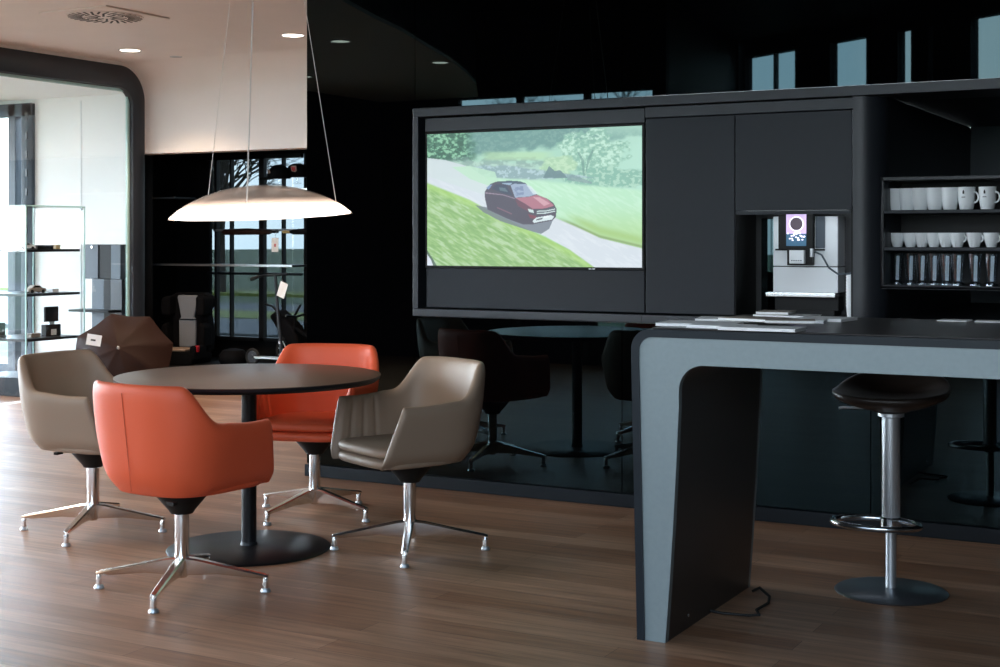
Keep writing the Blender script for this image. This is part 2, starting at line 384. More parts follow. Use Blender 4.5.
b.box(-7.9, -5.5, -.68, -.6, 2.70, 2.76); b.box(-7.9, -5.5, -.68, -.6, .95, 1.0)
b.build('window_frame', 'black_metal', wn); MB().box(-7.9, -5.5, -.66, -.65, .06, 2.86).build('window_glass', 'clear_glass', wn)
# return and angled window front
A = FA; E_ = FA+FD*10.6
b = MB().prism([(-5.4, -.7), (-5.5, -.7), (A.x-.25, A.y-.1), (A.x-.1, A.y-.05)], 0, 3.8, XY)
struct(b.build('wall_front_return', 'black_paint'))
def fbox(b, s0, s1, t0, t1, z0, z1):
    P = [FA+FD*s0+FN*t0, FA+FD*s1+FN*t0, FA+FD*s1+FN*t1, FA+FD*s0+FN*t1]
    b.prism([(p.x, p.y) for p in P], z0, z1, XY)
b = MB(); s = -.3
for a, c in FWIN:
    fbox(b, s, a, -.12, 0, 0, 3.8); fbox(b, a, c, -.12, 0, 0, .9); fbox(b, a, c, -.12, 0, 3.6, 3.8); s = c
fbox(b, s, 10.6, -.12, 0, 0, 3.8)
struct(b.build('wall_front_angled', 'black_paint'))
wn = empty('window_5'); struct(wn)
b = MB()
for a, c in FWIN: fbox(b, a, c, -.07, -.06, .9, 3.6)
b.build('window_glass', 'clear_glass', wn)
b = MB()
fbox(b, .50, .53, -.1, -.04, .9, 3.6); fbox(b, 5.65, 5.7, -.1, -.04, .9, 3.6); fbox(b, 7.02, 7.07, -.1, -.04, .9, 3.6)
b.build('window_frame', 'black_metal', wn)
# right wall
struct(MB().box(3.1, 3.2, 1.3, 8.8, 0, 3.8).build('wall_right', 'black_paint'))

# glossy black glass wall, panels with 4 mm joints
b = MB()
UJ = [-4.735, -4.019, -2.812, -1.585, -.375, .835, 2.045, 3.1]
for i in range(len(UJ)-1):
    a, c = UJ[i]+.002, UJ[i+1]-.002
    if i == 0: b.box(a, c, 6.42, 6.45, .07, 3.8)
    else:
        b.box(a, c, 6.42, 6.45, .07, .910); b.box(a, c, 6.42, 6.45, 2.026, 3.8)
struct(b.build('wall_back', 'black_glass'))
b = MB().box(-4.735, 3.1, 6.46, 6.50, 0, .91).box(-4.735, 3.1, 6.46, 6.50, 2.03, 3.8).box(-4.735, -4.02, 6.46, 6.50, .9, 2.05)
struct(b.build('wall_back_core', 'black_paint'))
struct(MB().box(-4.735, 3.1, 6.40, 6.44, 0, .066).build('baseboard_back', 'skirting', bevel=.003))

# ================================================================== WALL UNIT (cabinet with screen, coffee niche, cup recess)
VF = 6.40
unit = empty('wall_unit', (-2.8, VF, .91), 0, 'long dark blue-grey built-in wall unit framing the screen and coffee niche', 'cabinet')
def U(o):  # parent helper keeping world-space mesh
    o.parent = unit; o.matrix_parent_inverse = Matrix.Translation((2.8, -VF, -.91)); return o
# frame: top board, bottom board, left cheek
b = MB().box(-4.019, 3.09, VF-.005, 6.75, 1.976, 2.022); U(b.build('top_board', 'unit_frame', bevel=.003))
b = MB().box(-4.019, -.9, VF-.005, 6.75, .914, .954).box(-.9, 3.09, VF-.005, 6.75, .914, .954); U(b.build('bottom_board', 'unit_frame', bevel=.003))
b = MB().box(-4.019, -3.985, VF-.005, 6.75, .954, 1.976); U(b.build('side_board', 'unit_frame', bevel=.003))
b = MB().box(-3.985, -1.66, 6.72, 6.76, .954, 1.976); U(b.build('back_panel', 'unit_dark'))
b = MB().box(-3.945, -2.69, 6.415, 6.44, .962, 1.170); U(b.build('lower_panel', 'unit_grey', bevel=.003))
b = MB().box(-3.955, -2.69, 6.418, 6.44, 1.896, 1.968); U(b.build('upper_panel', 'unit_frame', bevel=.003))
b = MB().box(-2.682, -2.227, 6.412, 6.44, .962, 1.915); U(b.build('door', 'unit_grey', bevel=.003))
b = MB().box(-2.223, -1.668, 6.412, 6.44, 1.458, 1.915); U(b.build('door', 'unit_grey', bevel=.003))
b = MB().box(-2.69, -1.66, 6.42, 6.44, 1.919, 1.972); U(b.build('upper_panel', 'unit_frame', bevel=.003))
# coffee niche lining
b = MB().box(-2.235, -2.223, 6.42, 6.9, .954, 1.46).box(-1.675, -1.663, 6.42, 6.9, .954, 1.46).box(-2.235, -1.663, 6.9, 6.92, .954, 1.46).box(-2.235, -1.663, 6.44, 6.9, 1.458, 1.475).box(-2.235, -1.663, 6.42, 6.9, .95, .958)
U(b.build('niche_lining', 'black_plastic'))
# rounded cheek sweeping back into the recess
path = [(-1.664, 6.412), (-1.655, 6.412)]+[(-1.655+.125*math.sin(a), 6.412+.125*(1-math.cos(a))) for a in [PI/2*i/12 for i in range(1, 13)]]+[(-1.53, 8.55)]
back = [(x-.02, y+.02) for x, y in path]
poly = path+[(-1.56, 8.55)]+[(-1.56, 6.6), (-1.60, 6.50), (-1.664, 6.44)]
b = MB().prism(poly, .954, 1.975, XY); U(b.build('curved_cheek', 'unit_frame', smooth=True))
b = MB().box(-1.53, 3.09, 8.55, 8.6, .0, 2.3); U(b.build('recess_back', mat('recess_back', (.045, .070, .085), .5)))
b = MB().box(-1.53, 3.09, 6.44, 8.55, .93, .954); U(b.build('recess_counter', 'unit_dark'))
b = MB().box(-1.56, 3.09, 6.75, 8.6, 1.98, 2.02); U(b.build('recess_ceiling', 'black_plastic'))
# small joint in the boards
for x in (-2.70, -1.66): U(MB().box(x, x+.003, VF-.007, VF, .914, .954).build('board_joint', 'seam_line'))

# television with its moving picture
def vnoise(x, y, seed=0, oct_=4):
    r = np.random.RandomState(seed); out = np.zeros_like(x); amp = 1; tot = 0
    for o in range(oct_):
        T = r.rand(64, 64); xi = np.floor(x).astype(int); yi = np.floor(y).astype(int); fx = x-xi; fy = y-yi
        fx = fx*fx*(3-2*fx); fy = fy*fy*(3-2*fy); a = T[xi % 64, yi % 64]; bb = T[(xi+1) % 64, yi % 64]; c = T[xi % 64, (yi+1) % 64]; d = T[(xi+1) % 64, (yi+1) % 64]
        out += amp*((a*(1-fx)+bb*fx)*(1-fy)+(c*(1-fx)+d*fx)*fy); tot += amp; amp *= .55; x = x*2.03; y = y*2.03
    return out/tot
def inpoly(x, y, P):
    m = np.zeros(x.shape, bool); n = len(P)
    for i in range(n):
        x0, y0 = P[i]; x1, y1 = P[(i+1) % n]
        if y0 == y1: continue
        c = ((y0 > y) != (y1 > y)) & (x < (x1-x0)*(y-y0)/(y1-y0)+x0); m ^= c
    return m
def screen_picture(x, y):
    C = np.zeros(x.shape+(3,)); W = lambda m, c: C.__setitem__(m, np.array(c, float))
    def blend(m, c, a=1.0):
        a = (m*a)[..., None]; C[:] = C*(1-a)+np.array(c, float)*a
    def sm(e0, e1, v): t = np.clip((v-e0)/(e1-e0), 0, 1); return t*t*(3-2*t)
    n1 = vnoise(x/9, y/6, 1); n2 = vnoise(x/3, y/2.2, 2); n3 = vnoise((x+y*1.2)/13+40, (y-x*.62)/2.1+60, 3, 3); n4 = vnoise(x/5, y/4, 5)
    C[:] = np.array([158, 206, 184.])
    blend(sm(560, 640, x), (178, 222, 204), .6)
    # far wood along the top
    top = 163-(x-428)*.135+(n1-.5)*10
    blend(sm(3, -3, y-top), (92, 138, 132)); blend(sm(3, -3, y-top)*(n2 > .55), (118, 160, 150), .6)
    blend(sm(585, 605, x)*sm(150, 120, y), (160, 205, 185), .9)
    # left trees
    m = sm(478, 462, x+(n1-.5)*12)*sm(166, 158, y+(n2-.5)*6); blend(m, (58, 108, 84)); blend(m*sm(.5, .62, n2), (140, 200, 160), .9); blend(m*sm(.46, .38, n2), (36, 78, 62), .9)
    # pale field & distant meadow under it
    yy = y+(n4-.5)*3
    blend(sm(-2, 2, yy-(160+(x-428)*.03))*sm(560, 520, x), (172, 206, 190), .9)
    blend(sm(-1, 1, yy-(157))*sm(1, -1, yy-167)*sm(440, 470, x)*sm(560, 540, x)*sm(.45, .6, n1), (110, 140, 135), .6)
    blend(sm(150, 154, y)*sm(162, 158, y)*sm(478, 490, x)*sm(560, 540, x), (176, 215, 160), .6)
    # big trees right
    d = np.hypot((x-592)/36, (y-153)/22)+(n1-.5)*.9; m = sm(1.05, .85, d); blend(m, (142, 192, 168), .9); blend(m*sm(.5, .6, n2), (196, 232, 212), .8); blend(m*sm(.45, .36, n2), (100, 152, 138), .5)
    d = np.hypot((x-612)/50, (y-178)/11)+(n1-.5)*.8; m = sm(1.05, .85, d); blend(m, (118, 172, 152), .95); blend(m*sm(.5, .6, n2), (182, 220, 196), .7)
    d = np.hypot((x-558)/17, (y-166)/12)+(n1-.5)*.7; m = sm(1.05, .85, d); blend(m, (158, 200, 160), .95); blend(m*sm(.5, .6, n2), (196, 226, 190), .6)
    for P in ([(583, 176), (581, 160), (577, 152), (579, 152), (584, 160), (585, 176)], [(585, 176), (590, 160), (594, 150), (592, 150), (587, 160)]): blend(inpoly(x, y, P), (90, 135, 122), .7)
    # rocky bank
    m = sm(1, -1, np.abs(yy-(172+(x-500)*.06))-7+(np.abs(x-510)/12))*sm(460, 480, x); blend(m, (120, 150, 158), .85); blend(m*sm(.5, .65, n2), (178, 205, 212), .8)
    m = inpoly(x, y, [(543, 178), (549, 166), (555, 171), (560, 170), (568, 178)]); blend(m, (86, 116, 122), .9)
    m = inpoly(x, y, [(566, 180), (572, 174), (592, 182), (592, 184)]); blend(m, (110, 138, 142), .7)
    # near bright meadow
    e = 168+(x-455)*.02+np.clip((x-520)*.07, 0, 20)
    m = sm(0, 4, y-e-8)*sm(425, 470, x+(y-165)); blend(m, (176, 224, 188), 1); blend(m*sm(.4, .7, n3), (196, 236, 208), .6)
    m2 = m*sm(200, 240, y)*sm(540, 600, x); blend(m2, (164, 206, 128), .7)
    # track at the left and the road
    m = inpoly(x, y, [(427, 158), (445, 160), (470, 167), (486, 178), (500, 190), (487, 210), (427, 184)]); blend(m, (204, 214, 220), .9)
    m = inpoly(x, y, [(452, 167), (470, 166), (495, 172), (500, 190), (470, 179)]); blend(m, (180, 222, 190), .85)
    road = [(427, 176), (470, 190), (500, 200), (553, 217), (575, 226), (600, 238), (644, 249), (644, 270), (592, 270), (570, 250), (545, 236), (520, 226), (487, 210), (462, 196), (427, 181)]
    m = inpoly(x, y, road); blend(m, (206, 214, 224)); blend(m*sm(.45, .7, n3), (222, 228, 236), .5)
    # dark seam of the verge at the far road edge
    ly = np.interp(x, [553, 575, 600, 644], [216, 225, 236.5, 247]); m = sm(2.5, 0, np.abs(y-ly))*sm(552, 575, x); blend(m, (110, 138, 74), .8)
    m = sm(7, 0, np.abs(y-ly+6))*sm(560, 590, x); blend(m, (146, 186, 96), .7)
    # foreground grass with streaks
    gy = np.interp(x, [427, 470, 487, 520, 545, 570, 595], [183, 200, 209.5, 226, 237, 250, 268])
    m = sm(-1, 1.5, y-gy)*(x < 596); blend(m, (140, 184, 108)); blend(m*sm(.46, .72, n3), (188, 214, 176), .7); blend(m*sm(.48, .30, n3), (104, 152, 78), .55)
    blend(m*sm(10, 2, y-gy), (158, 206, 96), .7)
    blend(inpoly(x, y, [(427, 250), (433, 259), (438, 268), (427, 268)]), (60, 80, 70), .9); blend(inpoly(x, y, [(427, 254), (431, 260), (434, 268), (427, 268)]), (215, 220, 235), 1)
    # car shadow and car
    blend(inpoly(x, y, [(475, 205), (490, 208), (530, 222), (553, 220), (549, 229), (541, 234), (527, 230), (500, 221), (483, 212)]), (96, 104, 118), .85)
    body = [(484.5, 192), (490, 184), (496.4, 181.6), (509, 180.7), (520, 181.3), (525.5, 183), (535, 193), (538, 195), (547, 198.5), (553.5, 203), (556.6, 209), (556, 216.5), (552.5, 220.5), (540, 222.8), (532, 224.5), (523, 224.5), (507, 218.5), (487.5, 209.5), (485, 199)]
    blend(inpoly(x, y, body), (64, 58, 74)); blend(inpoly(x, y, [(496, 182.2), (509, 180.6), (520, 181.2), (526, 183.6), (511, 184.4)]), (52, 68, 90)); blend(inpoly(x, y, [(500, 183.3), (512, 183), (510, 185.3)]), (140, 165, 190))
    blend(inpoly(x, y, [(510.5, 185.2), (514, 183.8), (526, 184), (536.4, 194.2), (529, 196.6), (515, 197.6)]), (146, 164, 190)); blend(inpoly(x, y, [(513, 187), (523, 186), (524, 194.5), (516, 196)])*sm(.4, .6, n2), (104, 118, 156), .8)
    blend(inpoly(x, y, [(526, 184.5), (531, 186.5), (538, 194), (533, 194)]), (212, 226, 232), .8)
    blend(inpoly(x, y, [(491.5, 188.6), (496, 184.2), (506, 185), (512.5, 195.4), (503, 193.4)]), (44, 52, 74)); blend(inpoly(x, y, [(499, 187.3), (505, 188), (508, 192), (500, 190.6)]), (96, 124, 132), .7)
    blend(inpoly(x, y, [(485, 192.2), (503, 194.4), (515, 198.2), (515, 199), (503, 195.3), (485, 193.4)]), (150, 128, 148), .9)
    blend(inpoly(x, y, [(486, 188), (490, 184.6), (492.5, 184.6), (488.5, 189.6)]), (118, 146, 190), .9)
    blend(inpoly(x, y, [(515, 198), (529, 196.8), (537, 194.8), (547, 198.8), (554.2, 205.8), (545, 208.4), (533, 209), (524, 203)]), (166, 100, 118)); blend(inpoly(x, y, [(533, 197), (540, 197.5), (550, 203.5), (544, 206), (538, 201)]), (212, 160, 172), .8)
    blend(inpoly(x, y, [(515, 199), (525, 204), (534, 210), (531, 213), (518, 206)]), (98, 52, 70), .9)
    blend(inpoly(x, y, [(536.4, 210), (545, 209.4), (554.6, 207), (555.6, 211.6), (546, 214), (536.4, 214.6)]), (70, 78, 86))
    for yy0 in (210.9, 213): blend(inpoly(x, y, [(537, yy0), (546, yy0-.5), (555, yy0-2.3), (555, yy0-1.4), (546, yy0+.5), (537, yy0+.9)]), (206, 224, 226))
    blend(inpoly(x, y, [(527.5, 208.6), (533, 210), (534, 213), (529, 212)]), (200, 222, 220)); blend(inpoly(x, y, [(528, 214), (536, 216), (537, 219), (530, 218)]), (120, 44, 62), .9)
    blend(inpoly(x, y, [(532.5, 221), (536, 217.6), (551, 215), (554, 216.5), (552, 219.6), (540, 221.6), (534, 223)]), (212, 228, 232)); blend(inpoly(x, y, [(536.5, 219), (543, 217.6), (542, 219.4), (536, 220.6)]), (84, 84, 92))
    blend(inpoly(x, y, [(543.5, 216.4), (549.5, 215.4), (549.5, 217.2), (543.5, 218.2)]), (236, 242, 246))
    blend(inpoly(x, y, [(497, 207), (512, 213.5), (511.5, 214.3), (497, 208)]), (140, 92, 110), .8)
    C = C*.84+np.array([196, 212, 210])*.16
    return np.clip(C, 0, 255)/255
tv = empty('television', (-3.32, 6.44, 1.18), 0, 'wide flat television in the wall unit showing a dark red car on a country road', 'television')
def Tp(o): o.parent = tv; o.matrix_parent_inverse = Matrix.Translation((3.32, -6.44, -1.18)); return o
u0, u1, z0, z1 = -3.938, -2.702, 1.184, 1.882
Tp(MB().box(u0-.014, u1+.012, 6.415, 6.46, z0-.014, z1+.012).build('housing', 'black_plastic', bevel=.002))
NX, NY = 520, 300
gu, gz = np.meshgrid(np.linspace(u0, u1, NX), np.linspace(z0, z1, NY))
Xc = gu*CT+6.412*ST; Dc = -gu*ST+6.412*CT
col = screen_picture(500+F*Xc/Dc, YH-(gz-EYE)*F/Dc)
lin = np.where(col <= .04045, col/12.92, ((col+.055)/1.055)**2.4)
me = bpy.data.meshes.new('screen')
idx = np.arange(NX*NY).reshape(NY, NX)
vv = np.stack([gu, np.full_like(gu, 6.4125), gz], -1).reshape(-1, 3)
ff = np.stack([idx[:-1, :-1], idx[:-1, 1:], idx[1:, 1:], idx[1:, :-1]], -1).reshape(-1, 4)
me.vertices.add(NX*NY); me.vertices.foreach_set('co', vv.ravel().astype(np.float32))
me.loops.add(ff.size); me.loops.foreach_set('vertex_index', ff.ravel().astype(np.int32))
me.polygons.add(len(ff)); me.polygons.foreach_set('loop_start', (np.arange(len(ff))*4).astype(np.int32))
me.update(calc_edges=True)
ca = me.color_attributes.new('picture', 'FLOAT_COLOR', 'POINT')
ca.data.foreach_set('color', np.concatenate([lin.reshape(-1, 3), np.ones((NX*NY, 1))], 1).ravel().astype(np.float32))
sm_ = mat('screen_on', (.003, .003, .003), .35); n = sm_.node_tree; at = n.nodes.new('ShaderNodeAttribute'); at.attribute_name = 'picture'
n.links.new(at.outputs['Color'], n.nodes['Principled BSDF'].inputs['Emission Color']); n.nodes['Principled BSDF'].inputs['Emission Strength'].default_value = .48
me.materials.append(sm_); so = bpy.data.objects.new('screen', me); COL.objects.link(so); Tp(so)
b = MB().box(-2.99, -2.975, 6.411, 6.416, 1.173, 1.177).box(-2.97, -2.955, 6.411, 6.416, 1.173, 1.177); Tp(b.build('badge', 'steel'))

# ================================================================== CHAIRS
def smooth(t): t = max(0, min(1, t)); return t*t*(3-2*t)
def chair_shell():
    """padded tub shell: U-shaped in plan, high back, lower arms, ribbed lining in the arms"""
    zb = .388; NV = 12
    st = []   # (kind, parameter) stations from right front, round the back, to left front
    NA, NB = 20, 33
    for i in range(NA): st.append(('R', i/NA))
    for i in range(NB+1): st.append(('B', i/NB))
    for i in range(1, NA+1): st.append(('L', i/NA))
    def plan(k, t, z):
        q = (z-zb)/(.80-zb); w_ = .250+.042*smooth(min(1, q*1.5)); yb = .245+.055*min(1.1, q); yc = -.03
        yf = .258-.125*max(0, q)**1.1
        n = 2.7
        if k == 'B':
            a = PI*t; x = w_*math.copysign(abs(math.cos(a))**(2/n), math.cos(a)); y = yc-(yb+yc)*abs(math.sin(a))**(2/n); return Vector((x, y))
        if k == 'R': return Vector((w_-.012*(1-t), yf+(yc-yf)*t))
        return Vector((-w_+.012*t, yc+(yf-yc)*t))
    def top(k, t):
        if k != 'B': tt = (1-t) if k == 'R' else t; return .650-.010*tt-.005*math.sin(PI*tt)
        a = math.degrees(PI*t); a = min(a, 180-a)
        return .650+.142*smooth((a-6)/36)+.006*math.sin(PI*t)
    N = len(st); rings = []
    for i, (k, t) in enumerate(st):
        zt = top(k, t); R = []
        zs = [zb+(zt-zb)*j/(NV-1) for j in range(NV)]
        outp = []
        for z in zs:
            p = plan(k, t, z); i0, i1 = max(0, i-1), min(N-1, i+1)
            d = plan(*st[i1], min(z, 2))-plan(*st[i0], min(z, 2)); d.normalize(); nin = Vector((d.y, -d.x))
            if nin.dot(Vector((0, .02))-p) < 0 and k == 'B': nin = -nin
            if k == 'R': nin = Vector((-1, 0))
            if k == 'L': nin = Vector((1, 0))
            outp.append((p, nin))
        rib = 0
        if k in 'RL':
            dd = t if k == 'R' else 1-t; rib = -.010*(1-min(1, abs(math.sin(PI*dd*4.0))*2.2))
        th = .046+rib
        for j, z in enumerate(zs):
            p, nn = outp[j]; tuck = .052 if j == 0 else (.018 if j == 1 else (.004 if j == 2 else 0))
            if j == NV-1: tuck = .008
            R.append((*(p+nn*tuck), z if j else z-.004))
        R.append((*(outp[-1][0]+nn*.022), zs[-1]+.007))
        for j in range(NV-1, -1, -1):
            p, nn = outp[j]; e = th-(.008 if j == NV-1 else 0); R.append((*(p+nn*e), zs[j]))
        rings.append(R)
    m = MB(); Kk = len(rings[0]); vs = [p for r in rings for p in r]; fs = []
    for i in range(N-1):
        for j in range(Kk):
            l = (j+1) % Kk; fs.append((i*Kk+j, i*Kk+l, (i+1)*Kk+l, (i+1)*Kk+j))
    # rounded end caps
    for e, base in ((0, 0), (N-1, (N-1)*Kk)):
        cap = []
        for j in range(Kk):
            x, y, z = rings[e][j]; opp = rings[e][Kk-1-j]; cx = (x+opp[0])/2; cap.append((cx+(x-cx)*.55, y+.012, z))
        k0 = len(vs); vs += cap
        for j in range(Kk):
            l = (j+1) % Kk; fs.append((base+j, base+l, k0+l, k0+j))
        for j in range(Kk//2):
            a, b_, c, d = j, j+1, Kk-2-j, Kk-1-j
            if b_ < c: fs.append((k0+a, k0+b_, k0+c, k0+d))
            elif b_ == c: fs.append((k0+a, k0+b_, k0+d))
    return m.add(vs, fs)
def pad(wx, y0, y1, zlo, zhi, n=2.6, bulge=.012, N=48):
    """soft cushion block, rounded plan"""
    cy = (y0+y1)/2; hy = (y1-y0)/2; m = MB(); vs = []; fs = []
    prof = [(0, zlo), (.5, zlo), (.93, zlo), (1, zlo+.012), (1, zhi-.014), (.97, zhi-.003), (.85, zhi+.002), (.5, zhi+bulge), (0, zhi+bulge+.001)]
    for k, z in prof:
        kk = max(k, .001)
        for i in range(N):
            a = 2*PI*i/N; ca, sa = math.cos(a), math.sin(a); nn = n if sa < 0 else 5.0
            x = wx*kk*math.copysign(abs(ca)**(2/nn), ca); y = cy+hy*kk*math.copysign(abs(sa)**(2/nn), sa)
            vs.append((x, y, z))
    for j in range(len(prof)-1):
        for i in range(N): fs.append((j*N+i, j*N+(i+1) % N, (j+1)*N+(i+1) % N, (j+1)*N+i))
    return m.add(vs, fs)
def star_leg():
    m = MB(); vs = []; fs = []
    secs = [(.012, .128, .058, .014), (.06, .122, .060, .0135), (.14, .105, .064, .0125), (.24, .084, .056, .0115), (.315, .069, .050, .0105), (.332, .064, .049, .009)]
    for x, zt, zl, hw in secs:
        for (yy, zz) in ((-hw*.5, zl), (hw*.5, zl), (hw*1.0, zl+(zt-zl)*.35), (hw*1.35, zt-.006), (hw*.9, zt), (-hw*.9, zt), (-hw*1.35, zt-.006), (-hw*1.0, zl+(zt-zl)*.35)): vs.append((x, yy, zz))
    k = 8
    for i in range(len(secs)-1):
        for j in range(k): fs.append((i*k+j, i*k+(j+1) % k, (i+1)*k+(j+1) % k, (i+1)*k+j))
    fs += [tuple(reversed(range(k))), tuple((len(secs)-1)*k+j for j in range(k))]
    m.add(vs, fs); m.lathe([(.0, .012), (.009, .012), (.0105, .03), (.0105, .062), (.008, .066), (0, .066)], 14, (.322, 0, 0))
    return m
def make_chair(leather, seam, label):
    t = empty('swivel_chair', label=label, cat='chair')
    chair_shell().build('shell', leather, t, sub=1)
    pad(.232, -.215, .262, .425, .470).build('seat_cushion', leather, t, sub=1)
    pad(.222, -.195, .266, .380, .426, bulge=-.001).build('seat_base', leather, t, sub=1)
    MB().tube([(0, -.2995+.0005+.055*(1-min(1.1, (z-.375)/.425))-.0015, z) for z in [.41+.019*i for i in range(20)]], .0013, 6).build('seam', seam, t)
    MB().lathe([(.03, .290), (.042, .292), (.050, .305), (.095, .358), (.10, .378), (0, .378)], 28).box(.06, .10, -.14, -.12, .350, .362).build('swivel_mount', 'black_plastic', t, smooth=True)
    MB().lathe([(.0, .050), (.018, .050), (.027, .062), (.027, .292), (0, .292)], 28).build('column', 'chrome', t, smooth=True)
    for k in range(4):
        l = star_leg().build('leg', 'chrome', t, smooth=True); l['az'] = k
        MB().lathe([(0, 0), (.017, 0), (.019, .004), (.015, .013), (.009, .016), (0, .016)], 18, (.322, 0, 0)).build('glide', 'steel', l, smooth=True)
    return t
def place_chair(t, X, D, face, baseaz):
    u, v = cam2w(X, D); t.location = (u, v, 0); rz = math.radians(face-90)+TH; t.rotation_euler = (0, 0, rz)
    for c in kids(t):
        if c.name.startswith('leg'): c.rotation_euler = (0, 0, math.radians(baseaz+90*c['az'])+TH-rz)
c1 = make_chair('leather_orange', 'orange_seam', 'orange leather swivel armchair in front of the table, its back to the camera')
c2 = copy_tree(c1); c2['label'] = 'orange leather swivel armchair on the far side of the round table'
c3 = make_chair('leather_taupe', 'taupe_seam', 'taupe leather swivel armchair at the left of the table, in front of the umbrella')
c4 = copy_tree(c3); c4['label'] = 'taupe leather swivel armchair with ribbed lining at the right of the table'
for c in (c1, c2, c3, c4): c['group'] = 'swivel armchairs round the table'
place_chair(c1, -1.200, 5.32, 57, -5)
place_chair(c2, -.8916, 6.79, 256, 145)
place_chair(c3, -1.847, 6.40, -25, 176)
place_chair(c4, -.384, 6.01, 216, 0)

# ================================================================== ROUND TABLE
tx, ty = cam2w(-1.075, 6.04)
t = empty('round_table', (tx, ty, 0), 0, 'round table with brown top, black column and disc foot between the four armchairs', 'table')
MB().lathe([(0, .716), (.545, .716), (.560, .728), (.562, .7395), (0, .7395)], 120).build('tabletop_edge', 'black_metal', t, smooth=True)
MB().lathe([(0, .7395), (.562, .7395), (.5625, .742), (.560, .7425), (0, .7425)], 120).build('tabletop', 'table_brown', t, smooth=True)
MB().lathe([(0, .012), (.032, .012), (.032, .70), (.10, .705), (.10, .716), (0, .716)], 40).build('column', 'black_metal', t, smooth=True)
MB().lathe([(0, 0), (.345, 0), (.348, .004), (.340, .009), (.10, .013), (.038, .018), (.034, .030), (0, .030)], 90).build('foot_plate', 'black_metal', t, smooth=True)

# ================================================================== PENDANT LAMP
lx, ly = cam2w(-1.024, 6.04); LZ = 1.42
t = empty('pendant_lamp', (lx, ly, LZ), 0, 'wide lens-shaped pendant lamp of clear glass hanging on thin wires over the table', 'lamp')
R_ = Matrix.Rotation(math.radians(-2.3), 3, Vector((-ST, CT, 0))).to_euler()
dome = [(.392, 0), (.380, .012), (.350, .038), (.300, .068), (.240, .094), (.170, .117), (.10, .130), (.04, .135), (.0, .136)]
d2 = [(r*.985, z-.004) for r, z in reversed(dome)]
MB().lathe([(.392, 0)]+dome[1:]+d2[:-1]+[(.385, 0)], 96).build('glass_dome', 'lamp_dome', t, smooth=True, rot=R_)
MB().lathe([(.0, -.010), (.20, -.009), (.33, -.004), (.383, .002), (.386, .006), (.335, .044), (.300, .044), (.300, .040), (.0, .040)], 96).build('diffuser', 'lamp_diffuser', t, smooth=True, rot=R_)
MB().lathe([(0, .041), (.299, .041), (.299, .0455), (0, .0455)], 80).build('top_plate', mat('lamp_plate', (.40, .30, .24), .3), t, smooth=True, rot=R_)
MB().lathe([(.290, .046), (.27, .060), (.21, .080), (.11, .092), (0, .095)], 80).build('reflector', 'lamp_reflector', t, smooth=True, rot=R_)
for X, Y, wr in ((.315, .08, .0016), (-.002, -.325, .0032), (-.275, .20, .0016)):
    a, c = X*CT-Y*ST, X*ST+Y*CT
    zz = .036+X*math.tan(math.radians(2.3))
    MB().tube([(0+a*.02, c*.02, 3.53-LZ), (a*.5, c*.5, (3.53-LZ+zz)/2), (a, c, zz)], wr, 6).build('suspension_wire', 'cord', t)
MB().lathe([(0, 3.53-LZ), (.05, 3.53-LZ), (.05, 3.57-LZ), (.012, 3.58-LZ), (.012, 3.8-LZ), (0, 3.8-LZ)], 24).build('canopy', 'white_gloss', t, smooth=True)

# ================================================================== CEILING FITTINGS
def downlight(x, y, z, r, label):
    t = empty('downlight', (x, y, z), 0, label, 'ceiling light', 'round downlights in the white ceiling')
    MB().lathe([(r*.86, 0), (r*1.04, 0), (r*1.04, -.006), (r*.92, -.006), (r*.86, 0)], 40).build('trim_ring', 'white_gloss', t, smooth=True)
    MB().lathe([(0, -.001), (r*.86, -.001), (r*.86, -.004), (0, -.004)], 40).build('lens', 'lamp_on', t)
    l = bpy.data.lights.new('downlight_beam', 'SPOT'); l.energy = 78; l.color = (1, .74, .52); l.spot_size = math.radians(120); l.spot_blend = .7; l.shadow_soft_size = r*.8
    o = bpy.data.objects.new('downlight_beam', l); COL.objects.link(o); o.parent = t; o.location = (0, 0, -.02)
    return t
downlight(-6.53, 8.68, 2.88, .09, 'lit round downlight in the white ceiling nearest the black wall')
downlight(-8.226, 8.728, 2.88, .09, 'lit round downlight in the ceiling above the corner of the dark frame')
downlight(-6.4, 3.72, 2.88, .08, 'round downlight reflected in the black glass, upper left of the wall unit')
downlight(-6.4, 2.2, 2.88, .08, 'round downlight reflected in the black glass just above the corner of the wall unit')
downlight(-8.1, 1.9, 2.88, .08, 'round downlight reflected at the left edge of the black glass')
t = empty('ceiling_spot', (-8.17, 9.22, 2.88), 0, 'small round recessed spot in the ceiling close to the white bulkhead', 'ceiling light')
MB().lathe([(.035, -.001), (.052, -.001), (.052, -.006), (.040, -.006)], 28).build('trim_ring', 'white_gloss', t, smooth=True)
MB().lathe([(0, -.002), (.038, -.002), (.038, -.005), (0, -.005)], 28).build('lens', 'lamp_on', t)
t = empty('ceiling_vent', (-7.09, 7.28, 2.88), math.radians(0), 'square white ceiling air vent with a round swirl of slots', 'vent')
MB().box(-.31, .31, -.31, .31, -.012, 0).build('plate', 'white_paint', t, bevel=.003)
MB().lathe([(0, -.013), (.26, -.013), (.262, -.018), (0, -.019)], 60).build('swirl_disc', 'white_paint', t, smooth=True)
b = MB()
